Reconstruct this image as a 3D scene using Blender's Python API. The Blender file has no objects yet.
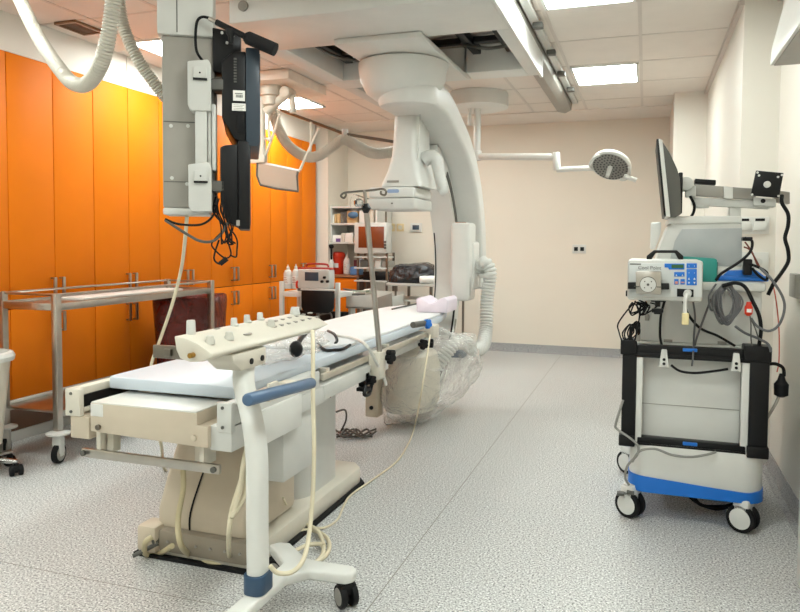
import bpy, bmesh, math, random
from mathutils import Vector, Matrix, noise
random.seed(7)
sc = bpy.context.scene
COL = sc.collection
PI = math.pi

# ------------------------------------------------------------------ camera
YAW, PITCH, ROLL, FPX, CX, CY, CAMH = .3329, .04634, .006265, 709., 400., 274.8, 1.35
def cam_axes():
    f = Vector((-math.sin(YAW)*math.cos(PITCH), math.cos(YAW)*math.cos(PITCH), -math.sin(PITCH)))
    r = Vector((math.cos(YAW), math.sin(YAW), 0)); u = r.cross(f)
    return math.cos(ROLL)*r+math.sin(ROLL)*u, -math.sin(ROLL)*r+math.cos(ROLL)*u, f
R_, U_, F_ = cam_axes()
EYE = Vector((0, 0, CAMH))
def at(px, py, X=None, Y=None, Z=None):
    """world point seen at a pixel, on a plane of constant X, Y or Z"""
    d = R_*((px-CX)/FPX)+U_*((CY-py)/FPX)+F_
    if X is not None: t = (X-EYE.x)/d.x
    elif Y is not None: t = (Y-EYE.y)/d.y
    else: t = (Z-EYE.z)/d.z
    return EYE+d*t
cd = bpy.data.cameras.new('camera'); cam = bpy.data.objects.new('camera', cd); COL.objects.link(cam)
cam.matrix_world = Matrix.Translation(EYE) @ Matrix((R_, U_, -F_)).transposed().to_4x4()
cd.sensor_fit = 'HORIZONTAL'; cd.sensor_width = 36; cd.lens = FPX/800*36
cd.shift_y = -(306-CY)/800; cd.clip_start = .05
sc.camera = cam

# ------------------------------------------------------------------ materials
def lin(h):
    h = h.lstrip('#'); v = [int(h[i:i+2], 16)/255 for i in (0, 2, 4)]
    return [c/12.92 if c <= .04045 else ((c+.055)/1.055)**2.4 for c in v]
MATS = {}
def mat(name, col, rough=.5, metal=0., var=.06, scale=9., bump=0., spec=.5, coat=0., emit=0., trans=0., alpha=1.):
    if name in MATS: return MATS[name]
    m = bpy.data.materials.new(name); m.use_nodes = True; MATS[name] = m
    nt = m.node_tree; b = nt.nodes['Principled BSDF']
    c = lin(col)
    tc = nt.nodes.new('ShaderNodeTexCoord')
    n = nt.nodes.new('ShaderNodeTexNoise'); n.inputs['Scale'].default_value = scale; n.inputs['Detail'].default_value = 4
    nt.links.new(tc.outputs['Object'], n.inputs['Vector'])
    r = nt.nodes.new('ShaderNodeValToRGB'); nt.links.new(n.outputs['Fac'], r.inputs['Fac'])
    r.color_ramp.elements[0].position = .3; r.color_ramp.elements[1].position = .7
    r.color_ramp.elements[0].color = [x*(1-var) for x in c]+[1]; r.color_ramp.elements[1].color = [min(1, x*(1+var)) for x in c]+[1]
    nt.links.new(r.outputs['Color'], b.inputs['Base Color'])
    b.inputs['Roughness'].default_value = rough; b.inputs['Metallic'].default_value = metal
    b.inputs['Specular IOR Level'].default_value = spec; b.inputs['Coat Weight'].default_value = coat
    b.inputs['Transmission Weight'].default_value = trans; b.inputs['Alpha'].default_value = alpha
    if emit:
        b.inputs['Emission Color'].default_value = c+[1]; b.inputs['Emission Strength'].default_value = emit
    if bump:
        bp = nt.nodes.new('ShaderNodeBump'); bp.inputs['Strength'].default_value = bump; bp.inputs['Distance'].default_value = .004
        n2 = nt.nodes.new('ShaderNodeTexNoise'); n2.inputs['Scale'].default_value = scale*8
        nt.links.new(tc.outputs['Object'], n2.inputs['Vector'])
        nt.links.new(n2.outputs['Fac'], bp.inputs['Height']); nt.links.new(bp.outputs['Normal'], b.inputs['Normal'])
    return m
def film(name, col, opac, rough=.12, bump=.8, scale=7., dist=.05):
    """thin crumpled plastic film"""
    m = bpy.data.materials.new(name); m.use_nodes = True; MATS[name] = m
    nt = m.node_tree; b = nt.nodes['Principled BSDF']; out = nt.nodes['Material Output']
    c = lin(col); b.inputs['Base Color'].default_value = c+[1]; b.inputs['Roughness'].default_value = rough
    tc = nt.nodes.new('ShaderNodeTexCoord'); n = nt.nodes.new('ShaderNodeTexNoise'); n.inputs['Scale'].default_value = scale
    n.inputs['Detail'].default_value = 5; n.inputs['Distortion'].default_value = 1.5
    nt.links.new(tc.outputs['Object'], n.inputs['Vector'])
    bp = nt.nodes.new('ShaderNodeBump'); bp.inputs['Strength'].default_value = bump; bp.inputs['Distance'].default_value = dist
    nt.links.new(n.outputs['Fac'], bp.inputs['Height']); nt.links.new(bp.outputs['Normal'], b.inputs['Normal'])
    t = nt.nodes.new('ShaderNodeBsdfTransparent'); t.inputs['Color'].default_value = [min(1, .55+.45*x) for x in c]+[1]
    mx = nt.nodes.new('ShaderNodeMixShader')
    fr = nt.nodes.new('ShaderNodeLayerWeight'); fr.inputs['Blend'].default_value = .35; nt.links.new(bp.outputs['Normal'], fr.inputs['Normal'])
    mr = nt.nodes.new('ShaderNodeMapRange'); mr.inputs['To Min'].default_value = opac; mr.inputs['To Max'].default_value = min(1, opac+.5)
    nt.links.new(fr.outputs['Facing'], mr.inputs['Value']); nt.links.new(mr.outputs['Result'], mx.inputs['Fac'])
    nt.links.new(t.outputs['BSDF'], mx.inputs[1]); nt.links.new(b.outputs['BSDF'], mx.inputs[2]); nt.links.new(mx.outputs['Shader'], out.inputs['Surface'])
    return m
def floor_mat(name, dark):
    m = bpy.data.materials.new(name); m.use_nodes = True; MATS[name] = m
    nt = m.node_tree; b = nt.nodes['Principled BSDF']; L = nt.links.new
    g = nt.nodes.new('ShaderNodeNewGeometry')
    v = nt.nodes.new('ShaderNodeTexNoise'); v.inputs['Scale'].default_value = 120; v.inputs['Detail'].default_value = 3; v.inputs['Roughness'].default_value = .7
    L(g.outputs['Position'], v.inputs['Vector'])
    r = nt.nodes.new('ShaderNodeValToRGB'); L(v.outputs['Fac'], r.inputs['Fac'])
    e = r.color_ramp.elements
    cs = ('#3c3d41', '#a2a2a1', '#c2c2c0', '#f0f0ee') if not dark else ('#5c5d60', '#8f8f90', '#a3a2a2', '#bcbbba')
    e[0].position = .36; e[0].color = lin(cs[0])+[1]; e[1].position = .64; e[1].color = lin(cs[3])+[1]
    a = e.new(.43); a.color = lin(cs[1])+[1]; a = e.new(.53); a.color = lin(cs[2])+[1]
    big = nt.nodes.new('ShaderNodeTexNoise'); big.inputs['Scale'].default_value = 1.3; L(g.outputs['Position'], big.inputs['Vector'])
    mr = nt.nodes.new('ShaderNodeMapRange'); mr.inputs['To Min'].default_value = .93; mr.inputs['To Max'].default_value = 1.05; L(big.outputs['Fac'], mr.inputs['Value'])
    mul = nt.nodes.new('ShaderNodeMix'); mul.data_type = 'RGBA'; mul.blend_type = 'MULTIPLY'; mul.inputs['Factor'].default_value = 1
    L(r.outputs['Color'], mul.inputs['A']); L(mr.outputs['Result'], mul.inputs['B'])
    last = mul.outputs['Result']
    if not dark:   # welded seams of the vinyl sheets
        sx = nt.nodes.new('ShaderNodeSeparateXYZ'); L(g.outputs['Position'], sx.inputs['Vector'])
        for ax, val in (('X', -.937), ('Y', 2.21)):
            d = nt.nodes.new('ShaderNodeMath'); d.operation = 'SUBTRACT'; L(sx.outputs[ax], d.inputs[0]); d.inputs[1].default_value = val
            ab = nt.nodes.new('ShaderNodeMath'); ab.operation = 'ABSOLUTE'; L(d.outputs[0], ab.inputs[0])
            lt = nt.nodes.new('ShaderNodeMath'); lt.operation = 'LESS_THAN'; L(ab.outputs[0], lt.inputs[0]); lt.inputs[1].default_value = .0022
            mm = nt.nodes.new('ShaderNodeMix'); mm.data_type = 'RGBA'; L(lt.outputs[0], mm.inputs['Factor']); L(last, mm.inputs['A']); mm.inputs['B'].default_value = lin('#85807a')+[1]
            last = mm.outputs['Result']
    L(last, b.inputs['Base Color']); b.inputs['Roughness'].default_value = .42; b.inputs['Specular IOR Level'].default_value = .35
    return m
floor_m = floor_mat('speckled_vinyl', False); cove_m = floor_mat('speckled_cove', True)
wall_m = mat('painted_wall', '#e2d9cb', .75, var=.015, scale=2, bump=.05)
wallr_m = mat('painted_wall_white', '#e2ddd3', .6, var=.015, scale=2, bump=.05)
ceil_m = mat('ceiling_tile', '#e3dad1', .85, var=.02, scale=5, bump=.08)
grid_m = mat('ceiling_grid', '#d2c8bf', .5, var=.01)
white_m = mat('white_enamel', '#d6d6d1', .35, var=.02)
cream_m = mat('cream_enamel', '#d0cabc', .38, var=.03)
beige_m = mat('beige_plastic', '#c6b9a5', .45, var=.03)
lgrey_m = mat('light_grey_plastic', '#c8c8c3', .42, var=.03)
grey_m = mat('grey_plastic', '#97938b', .45, var=.04)
dgrey_m = mat('dark_grey_plastic', '#55544f', .5, var=.06)
black_m = mat('black_plastic', '#0c0c0e', .42, var=.1, spec=.3)
rubber_m = mat('black_rubber', '#101012', .65, var=.1, spec=.25)
slate_m = mat('slate_bezel', '#2c3945', .4, var=.05)
orange_m = mat('orange_laminate', '#e87b0a', .6, var=.03, scale=3, spec=.2)
gap_m = mat('dark_gap', '#3a1c0a', .8)
steel_m = mat('brushed_steel', '#b5b0a8', .28, 1., var=.06, scale=20)
chrome_m = mat('chrome', '#c9c8c6', .15, 1., var=.03)
darkst_m = mat('dark_steel', '#807a70', .35, 1., var=.06)
blue_m = mat('blue_paint', '#0b6cc9', .35, var=.04)
nblue_m = mat('navy_blue_plastic', '#2d4862', .35, var=.04)
teal_m = mat('teal_plastic', '#1c8a80', .45, var=.05)
pad_m = mat('pale_blue_laminate', '#c8d1da', .4, var=.02, scale=4)
sheet_m = mat('white_sheet', '#dadada', .7, var=.02, scale=6, bump=.1)
foam_m = mat('lilac_foam', '#e4d9e4', .9, var=.03, bump=.1)
hose_m = mat('ribbed_hose', '#cdc8bc', .55, var=.05)
cable_m = mat('cream_cable', '#d9cfb4', .5, var=.05)
redbag_m = film('red_bag_film', '#74261f', .68, .1, 1., 5., .16)
clear_m = film('clear_film', '#f2f1ee', .05, .08, 1., 6.)
red_m = mat('red_plastic', '#d8330f', .4, var=.06)
lamp_m = mat('lit_panel', '#f1f9f5', .5, emit=1., var=0)
lamp_m.node_tree.nodes['Principled BSDF'].inputs['Emission Strength'].default_value = 17.
amber_m = mat('amber_glass', '#7a3c20', .25, var=.1)
paper_m = mat('white_label', '#ecebe6', .6, var=.02)
screen_m = mat('screen_glass', '#3b4a58', .15, var=.2, scale=6)
green_m = mat('green_display', '#2a5a30', .3, var=.1)
wood_m = mat('brown_board', '#9a6a48', .6, var=.08)

# ------------------------------------------------------------------ mesh builder
class MB:
    def __init__(s): s.bm = bmesh.new()
    def add(s, b, M=None):
        if M is not None: bmesh.ops.transform(b, matrix=M, verts=b.verts)
        bmesh.ops.recalc_face_normals(b, faces=b.faces)
        t = bpy.data.meshes.new('t'); b.to_mesh(t); b.free(); s.bm.from_mesh(t); bpy.data.meshes.remove(t); return s
    def bx(s, x0, x1, y0, y1, z0, z1, bev=0., seg=2, M=None):
        b = bmesh.new(); bmesh.ops.create_cube(b, size=1)
        for v in b.verts: v.co = Vector((x0+(v.co.x+.5)*(x1-x0), y0+(v.co.y+.5)*(y1-y0), z0+(v.co.z+.5)*(z1-z0)))
        if bev: bmesh.ops.bevel(b, geom=b.edges[:], offset=bev, segments=seg, profile=.5, affect='EDGES')
        return s.add(b, M)
    def cyl(s, p0, p1, r0, r1=None, n=20, bev=0.):
        p0 = Vector(p0); p1 = Vector(p1); d = p1-p0; b = bmesh.new()
        bmesh.ops.create_cone(b, cap_ends=True, segments=n, radius1=r0, radius2=r0 if r1 is None else r1, depth=d.length)
        if bev:
            ed = [e for e in b.edges if abs(e.verts[0].co.z-e.verts[1].co.z) < 1e-6]
            bmesh.ops.bevel(b, geom=ed, offset=bev, segments=2, profile=.5, affect='EDGES')
        q = Vector((0, 0, 1)).rotation_difference(d.normalized())
        return s.add(b, Matrix.Translation((p0+p1)/2) @ q.to_matrix().to_4x4())
    def sph(s, c, r, sc_=(1, 1, 1), n=16, M=None):
        b = bmesh.new(); bmesh.ops.create_uvsphere(b, u_segments=n, v_segments=max(6, n//2), radius=r)
        for v in b.verts: v.co = Vector((v.co.x*sc_[0], v.co.y*sc_[1], v.co.z*sc_[2]))
        return s.add(b, (Matrix.Translation(c) @ M) if M is not None else Matrix.Translation(c))
    def prism(s, poly, ax, a0, a1, bev=0., seg=2):
        b = bmesh.new()
        def P(u, v, a): return {'X': (a, u, v), 'Y': (u, a, v), 'Z': (u, v, a)}[ax]
        lo = [b.verts.new(P(u, v, a0)) for u, v in poly]; hi = [b.verts.new(P(u, v, a1)) for u, v in poly]; n = len(poly)
        b.faces.new(lo[::-1]); b.faces.new(hi)
        for i in range(n): b.faces.new((lo[i], lo[(i+1) % n], hi[(i+1) % n], hi[i]))
        bmesh.ops.recalc_face_normals(b, faces=b.faces)
        if bev: bmesh.ops.bevel(b, geom=b.edges[:], offset=bev, segments=seg, profile=.5, affect='EDGES')
        return s.add(b)
    def lathe(s, c, prof, n=28, sx=1., sy=1., M=None, cap=True):
        b = bmesh.new(); rings = []
        for r, z in prof: rings.append([b.verts.new((r*math.cos(2*PI*i/n)*sx, r*math.sin(2*PI*i/n)*sy, z)) for i in range(n)])
        for a, d in zip(rings, rings[1:]):
            for i in range(n): b.faces.new((a[i], a[(i+1) % n], d[(i+1) % n], d[i]))
        if cap: b.faces.new(rings[0][::-1]); b.faces.new(rings[-1])
        T = Matrix.Translation(c)
        return s.add(b, T @ M if M is not None else T)
    def tube(s, pts, r, n=8, sub=6, rad=None, closed=False):
        P = spline(pts, sub) if sub else [Vector(p) for p in pts]
        b = bmesh.new(); rings = []; up = None
        for i, p in enumerate(P):
            t = (P[min(i+1, len(P)-1)]-P[max(i-1, 0)]).normalized()
            if up is None:
                up = Vector((0, 0, 1)) if abs(t.z) < .9 else Vector((1, 0, 0))
            up = (up-t*up.dot(t)).normalized(); sd = t.cross(up)
            rr = rad(i, len(P)) if rad else r
            rings.append([b.verts.new(p+(up*math.cos(2*PI*k/n)+sd*math.sin(2*PI*k/n))*rr) for k in range(n)])
        for a, d in zip(rings, rings[1:]):
            for i in range(n): b.faces.new((a[i], a[(i+1) % n], d[(i+1) % n], d[i]))
        b.faces.new(rings[0][::-1]); b.faces.new(rings[-1])
        return s.add(b)
    def hose(s, pts, r, pitch=.02, amp=.17, n=20):
        P = spline(pts, 12); L = [0]
        for a, c in zip(P, P[1:]): L.append(L[-1]+(c-a).length)
        tot = L[-1]; step = pitch/4; Q = []; j = 0; d = 0
        while d < tot:
            while j < len(L)-2 and L[j+1] < d: j += 1
            f = (d-L[j])/max(1e-9, L[j+1]-L[j]); Q.append(P[j].lerp(P[j+1], f)); d += step
        return s.tube(Q, r, n=n, sub=0, rad=lambda i, N: r*(1, 1-amp*.5, 1-amp*1.6, 1-amp*.5)[i % 4])
    def ribbon(s, prof, path, x0):
        """sweep: prof = [(x, radial)], path = [(y, z)]; the arc lies in a plane of constant X"""
        b = bmesh.new(); rings = []; P = [Vector((0, y, z)) for y, z in path]
        for i, p in enumerate(P):
            t = (P[min(i+1, len(P)-1)]-P[max(i-1, 0)]).normalized(); nrm = Vector((0, -t.z, t.y))
            rings.append([b.verts.new(Vector((x0+u, 0, 0))+p+nrm*v) for u, v in prof])
        n = len(prof)
        for a, d in zip(rings, rings[1:]):
            for i in range(n): b.faces.new((a[i], a[(i+1) % n], d[(i+1) % n], d[i]))
        b.faces.new(rings[0][::-1]); b.faces.new(rings[-1])
        return s.add(b)
def spline(pts, sub=6):
    P = [Vector(p) for p in pts]
    if len(P) < 3:
        return [P[0].lerp(P[-1], i/sub) for i in range(sub+1)]
    out = []
    for i in range(len(P)-1):
        a = P[max(i-1, 0)]; b = P[i]; c = P[i+1]; d = P[min(i+2, len(P)-1)]
        for k in range(sub):
            t = k/sub; out.append(.5*((2*b)+(c-a)*t+(2*a-5*b+4*c-d)*t*t+(3*b-a-3*c+d)*t**3))
    out.append(P[-1]); return out
def rrect(w, h, r, n=4):
    """rounded rectangle outline centred on 0"""
    o = []
    for cx, cy, a in ((w/2-r, h/2-r, 0), (-w/2+r, h/2-r, 90), (-w/2+r, -h/2+r, 180), (w/2-r, -h/2+r, 270)):
        for k in range(n+1):
            t = math.radians(a+90*k/n); o.append((cx+r*math.cos(t), cy+r*math.sin(t)))
    return o
def finish(me, angle=35):
    me.polygons.foreach_set('use_smooth', [True]*len(me.polygons)); me.set_sharp_from_angle(angle=math.radians(angle)); me.update()
def wloc(o):
    l = Vector((0, 0, 0))
    while o: l = l+Vector(o.location); o = o.parent
    return l
PATTERN = {'louvres', 'vent_grille', 'label_print', 'sticker_print', 'barcode', 'key_symbol', 'keypad', 'led_lenses', 'frame', 'corrugated_lead', 'rotor_pin', 'cable_loom'}
def pieces(b):
    """vertex sets of the separate pieces of a bmesh (islands whose boxes touch count as one piece)"""
    seen = set(); boxes = []
    for v in b.verts:
        if v in seen: continue
        st = [v]; seen.add(v); isl = []
        while st:
            u = st.pop(); isl.append(u)
            for e in u.link_edges:
                w = e.other_vert(u)
                if w not in seen: seen.add(w); st.append(w)
        lo = [min(u.co[i] for u in isl)-.003 for i in range(3)]; hi = [max(u.co[i] for u in isl)+.003 for i in range(3)]
        boxes.append([lo, hi, isl])
    merged = True
    while merged:
        merged = False
        for i in range(len(boxes)):
            for j in range(len(boxes)-1, i, -1):
                A, B = boxes[i], boxes[j]
                if all(A[0][k] <= B[1][k] and B[0][k] <= A[1][k] for k in range(3)):
                    A[0] = [min(A[0][k], B[0][k]) for k in range(3)]; A[1] = [max(A[1][k], B[1][k]) for k in range(3)]; A[2] += B[2]; del boxes[j]; merged = True
    return [x[2] for x in boxes]
def obj(name, mb, m, parent=None, label=None, angle=35, kind=None):
    b = mb.bm if isinstance(mb, MB) else mb
    if parent is not None and kind is None and name not in PATTERN and parent.get('kind') != 'structure':
        ps = pieces(b)
        if 1 < len(ps) <= 14:      # every separate piece becomes a part of its own
            out = []
            for p in ps:
                c = b.copy(); c.verts.ensure_lookup_table(); b.verts.index_update(); keep = {v.index for v in p}
                bmesh.ops.delete(c, geom=[v for i, v in enumerate(c.verts) if i not in keep], context='VERTS'); out.append(obj1(name, c, m, parent, label, angle, kind))
            b.free(); return out[0]
    return obj1(name, b, m, parent, label, angle, kind)
def obj1(name, b, m, parent=None, label=None, angle=35, kind=None):
    me = bpy.data.meshes.new(name)
    if parent is not None: org = wloc(parent)
    else:
        xs = [v.co for v in b.verts]
        org = Vector(((min(v.x for v in xs)+max(v.x for v in xs))/2, (min(v.y for v in xs)+max(v.y for v in xs))/2, min(v.z for v in xs)))
    bmesh.ops.translate(b, verts=b.verts, vec=-org); b.to_mesh(me); b.free(); me.materials.append(m); finish(me, angle)
    o = bpy.data.objects.new(name, me); COL.objects.link(o)
    if parent is None: o.location = org
    else: o.parent = parent
    if label: o['label'] = label
    if kind: o['kind'] = kind
    return o
def thing(name, label, cat, loc, group=None):
    o = bpy.data.objects.new(name, None); COL.objects.link(o); o.empty_display_size = .1; o.location = loc
    o['label'] = label; o['category'] = cat
    if group: o['group'] = group
    return o
def tag(o, label, cat, group=None, kind=None):
    o['label'] = label; o['category'] = cat
    if group: o['group'] = group
    if kind: o['kind'] = kind
    return o
def struct(name, mb, m, parent=None):
    o = obj(name, mb, m, parent)
    if parent is None: o['kind'] = 'structure'
    return o
def text_obj(name, txt, size, M, m, parent):
    cu = bpy.data.curves.new(name, 'FONT'); cu.body = txt; cu.size = size; cu.extrude = .0004; cu.align_x = 'CENTER'
    t = bpy.data.objects.new(name, cu); COL.objects.link(t)
    dg = bpy.context.evaluated_depsgraph_get(); me = bpy.data.meshes.new_from_object(t.evaluated_get(dg))
    bpy.data.objects.remove(t); me.transform(M); me.transform(Matrix.Translation(-wloc(parent)))
    me.materials.clear(); me.materials.append(m)
    o = bpy.data.objects.new(name, me); COL.objects.link(o); o.parent = parent; return o
def dup(root, loc, label=None, group=None):
    r = root.copy(); COL.objects.link(r); r.location = loc
    if label: r['label'] = label
    if group: r['group'] = group
    for ch in list(root.children):
        c = ch.copy(); COL.objects.link(c); c.parent = r
        for g in list(ch.children):
            d = g.copy(); COL.objects.link(d); d.parent = c
    return r
def castor(parent, x, y, top, r=.05, w=.025, ang=0., m_w=rubber_m, m_h=lgrey_m, hub=None, dx=.0, twin=True):
    """swivel castor: the fork is the part, wheels and hubs its sub-parts; ang turns the wheel axle about Z"""
    A = Matrix.Translation((x, y, 0)) @ Matrix.Rotation(ang, 4, 'Z')
    def T(*p): return A @ Vector(p)
    f = MB(); f.cyl((x, y, top-.012), (x, y, top), r*.5, n=16)
    if twin:
        f.bx(-w*.22, w*.22, -r*.35, r*.35, r*.6, top-.008, .003, M=A); f.bx(-w*1.0, w*1.0, -r*.55, r*.55, r*1.08, top-.008, min(.01, (top-r*1.1)*.3), M=A)
    else:
        f.bx(-w*.95, w*.95, -r*.4, r*.4, r*1.06, top-.008, .004, M=A); f.bx(-w*.95, -w*.66, -r*.3, r*.3, r*.75, r*1.3, .003, M=A); f.bx(w*.66, w*.95, -r*.3, r*.3, r*.75, r*1.3, .003, M=A)
    fo = obj('castor', f, m_h, parent)
    for a0, a1 in (((-1.0, -.3), (.3, 1.0)) if twin else ((-.6, .6),)):
        wv = MB(); wv.cyl(T(w*a0, dx, r), T(w*a1, dx, r), r, n=28, bev=.005)
        obj('wheel', wv, m_w, fo)
    for s_ in (-1, 1):
        e = w*(1.0 if twin else .6); h = MB(); h.cyl(T(s_*e*.9, dx, r), T(s_*(e+.002), dx, r), r*.74, n=24, bev=.002)
        obj('wheel_hub', h, hub or m_h, fo)
    return fo
# ------------------------------------------------------------------ the room
XL, XR, YB, YF, H = -4.35, .735, 8.74, -2.2, 2.81
XRF, YSTEP = .53, 4.75
struct('floor', MB().bx(XL-.1, XR+.1, YF-.1, YB+.1, -.1, 0), floor_m)
struct('wall_back', MB().bx(XL-.1, XR+.1, YB, YB+.1, 0, H), wall_m)
struct('wall_left', MB().bx(XL-.1, XL, YF, YB, 0, H), wallr_m)
struct('wall_front', MB().bx(XL-.1, XR+.1, YF-.1, YF, 0, H), wallr_m)
struct('wall_right', MB().bx(XR, XR+.1, YF, YSTEP, 0, H), wallr_m)
struct('wall_step', MB().bx(XRF, XR+.1, YSTEP, YB, 0, H), wallr_m)
xc = at(328, 240, Y=8.12).x
struct('wall_corner', MB().bx(XL, xc, 8.12, YB, 0, H), wall_m)
struct('wall_column', MB().bx(.235, XRF, 7.43, YB, 0, H), wallr_m)
# ceiling: slab, tiles with a metal grid, a plaster border along the back wall
LIGHTS = [(-.625, -.085, 6.085, 6.785), (-.625, -.085, 3.85, 4.545), (-3.64, -3.09, 4.33, 5.0), (-3.82, -3.3, 6.42, 7.05),
          (-.625, -.085, 1.61, 2.31), (-3.51, -2.94, 2.1, 2.8), (-2.35, -1.8, -.6, .1), (-.625, -.085, -.6, .1), (-3.51, -2.94, -.1, .6), (-2.35, -1.8, 6.9, 7.5)]
struct('ceiling', MB().bx(XL-.1, XR+.1, YF-.1, YB+.1, H, H+.1), ceil_m)
g = MB()
xs = [-.065-.573*k for k in range(-1, 8)]
for x in xs: g.bx(x-.012, x+.012, YF, 8.04, H-.004, H)
y = 8.04-.49
ys = []
while y > YF: ys.append(y); y -= .745
for y in ys: g.bx(XL, XRF if y > YSTEP else XR, y-.011, y+.011, H-.003, H)
struct('trim_1', g, grid_m)
struct('trim_2', MB().bx(XL, XRF, 8.04, YB, H-.012, H), ceil_m)
e = MB(); e.bx(XRF-.028, XRF, YSTEP, 7.43, H-.03, H); e.bx(XR-.028, XR, YF, YSTEP, H-.03, H)
struct('trim_3', e, grid_m)
# coved skirting of the same vinyl
def cove(n, a, b, yaxis, face):
    p = [(0, 0), (.05, 0), (.02, .012), (.006, .04), (.006, .1), (0, .1)]
    m = MB()
    if yaxis: m.prism([(face-u, v) for u, v in p], 'Y', a, b)
    else: m.prism([(face-u, v) for u, v in p], 'X', a, b)
    struct(n, m, cove_m)
cove('baseboard_back', XL, .235, False, YB)
cove('baseboard_right', YF, YSTEP, True, XR)
cove('baseboard_step', YSTEP, 7.43, True, XRF)
cove('baseboard_column', .235, XRF, False, 7.43)
# bulkhead above the cabinets
s = MB(); s.bx(XL, -3.915, YF, 4.66, 2.561, H); s.bx(XL, -3.915, 4.668, 8.05, 2.561, H)
struct('wall_soffit', s, wallr_m)
# recessed ceiling lights
CLAB = ['square recessed ceiling light near the back right, beside the ceiling track', 'square recessed ceiling light cut by the top edge of the photo',
        'square recessed ceiling light behind the grey monitor column', 'square recessed ceiling light far left above the last orange cabinets',
        'recessed ceiling light nearest the right wall behind the camera', 'recessed ceiling light over the near orange cabinets',
        'recessed ceiling light in the middle behind the camera', 'recessed ceiling light at right behind the camera', 'recessed ceiling light at left behind the camera', 'recessed ceiling light over the far end hidden by the scanner', 'recessed ceiling light at the right end behind the camera', 'recessed ceiling light at the left end behind the camera', 'recessed ceiling light over the near end of the table']
for (x0, x1, y0, y1), lb in zip(LIGHTS, CLAB):
    t = thing('ceiling_light', lb, 'ceiling light', ((x0+x1)/2, (y0+y1)/2, H-.03), 'recessed ceiling lights')
    f = MB()
    for a in ((x0, x1, y0, y0+.02), (x0, x1, y1-.02, y1), (x0, x0+.02, y0+.02, y1-.02), (x1-.02, x1, y0+.02, y1-.02)): f.bx(*a, H-.014, H-.002)
    obj('frame', f, white_m, t); obj('diffuser', MB().bx(x0+.02, x1-.02, y0+.02, y1-.02, H-.009, H-.003), lamp_m, t)
# ceiling vent
t = thing('ceiling_vent', 'brown louvred vent in the ceiling above the near orange cabinets', 'vent', (-3.69, 3.93, H-.03))
v = MB()
for a in ((-3.78, -3.6, 3.8, 3.82), (-3.78, -3.6, 4.05, 4.07), (-3.78, -3.765, 3.82, 4.05), (-3.615, -3.6, 3.82, 4.05)): v.bx(*a, H-.02, H-.002)
obj('frame', v, mat('vent_bronze', '#8a6b50', .4, .4), t)
v = MB()
for k in range(9): v.bx(-3.765, -3.615, 3.828+.025*k, 3.838+.025*k, H-.014, H-.004)
obj('louvres', v, mat('vent_louvre', '#6d5440', .5, .3), t)

# ------------------------------------------------------------------ ceiling frame that carries the scanner
t = thing('ceiling_frame', 'large white lowered ceiling frame with open slots that carries the C-arm', 'ceiling frame', (-1.55, 4.5, 2.58))
f = MB(); f.bx(-2.3, -.775, 3.6, 4.2, 2.6, 2.8, .01)
obj('front_beam', f, white_m, t)
f = MB(); f.cyl((-2.2, 3.585, 2.69), (-2.2, 3.6, 2.69), .03, n=20); obj('plug', f, grey_m, t)
f = MB(); f.bx(-.86, -.775, 4.2, 5.4, 2.6, 2.8, .006); f.bx(-1.28, -.86, 5.17, 5.4, 2.6, 2.8, .006)
obj('side_panel', f, white_m, t)
f = MB(); f.bx(-2.38, -2.06, 5.13, 5.4, 2.6, 2.8, .006); f.bx(-2.38, -2.25, 4.2, 5.13, 2.6, 2.8, .006); f.bx(-2.0, -1.3, 5.2, 5.4, 2.6, 2.8, .006)
obj('side_panel', f, white_m, t)
f = MB(); f.bx(-.775, -.752, 3.3, 5.42, 2.585, 2.75, .004); obj('edge_trim', f, white_m, t)
f = MB()
for x in (-2.2, -1.95, -1.2, -.95): f.bx(x-.03, x+.03, 4.2, 5.4, 2.73, 2.79, .004)
for y in (4.55, 4.95): f.bx(-2.25, -.87, y-.03, y+.03, 2.75, 2.79, .004)
obj('inner_rail', f, black_m, t)
f = MB(); f.bx(-2.52, -2.4, 5.4, 6.7, 2.68, 2.8, .006); f.bx(-2.06, -1.98, 5.4, 6.7, 2.68, 2.8, .006); f.bx(-2.4, -2.06, 6.5, 6.7, 2.68, 2.8, .006)
obj('rear_rail', f, lgrey_m, t)
f = MB(); f.bx(-2.4, -2.06, 5.4, 6.5, 2.77, 2.805); obj('slot_back', f, dgrey_m, t)
f = MB(); f.tube([(-2.2, 4.25, 2.72), (-2.12, 4.5, 2.66), (-2.1, 4.8, 2.68), (-2.0, 5.1, 2.72)], .012); f.tube([(-1.25, 4.9, 2.74), (-1.05, 4.85, 2.68), (-.9, 4.95, 2.72)], .012)
obj('cable_loom', f, dgrey_m, t)
# second ceiling track to the right, with clips
t = thing('ceiling_track', 'long grey ceiling track to the right of the white frame', 'rail', (-.79, 5.6, 2.72))
f = MB(); f.prism([(-.93, 2.8), (-.9, 2.72), (-.82, 2.7), (-.76, 2.73), (-.75, 2.8)], 'Y', 3.0, 7.62, .006); obj('rail', f, grey_m, t)
f = MB(); f.prism([(-.74, 2.805), (-.74, 2.78), (-.685, 2.78), (-.685, 2.805)], 'Y', 3.0, 7.55, .004); obj('rail', f, lgrey_m, t)
f = MB(); f.cyl((-.83, 7.62, 2.75), (-.83, 7.635, 2.75), .03, n=16); obj('end_cap', f, lgrey_m, t)
for px, py in ((540, 26), (553, 53), (563, 74), (572, 90)):
    p = at(px, py, Z=2.76); f = MB(); f.bx(p.x-.045, p.x+.02, p.y-.035, p.y+.035, 2.745, 2.78, .006); obj('clip', f, dgrey_m, t)

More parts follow.
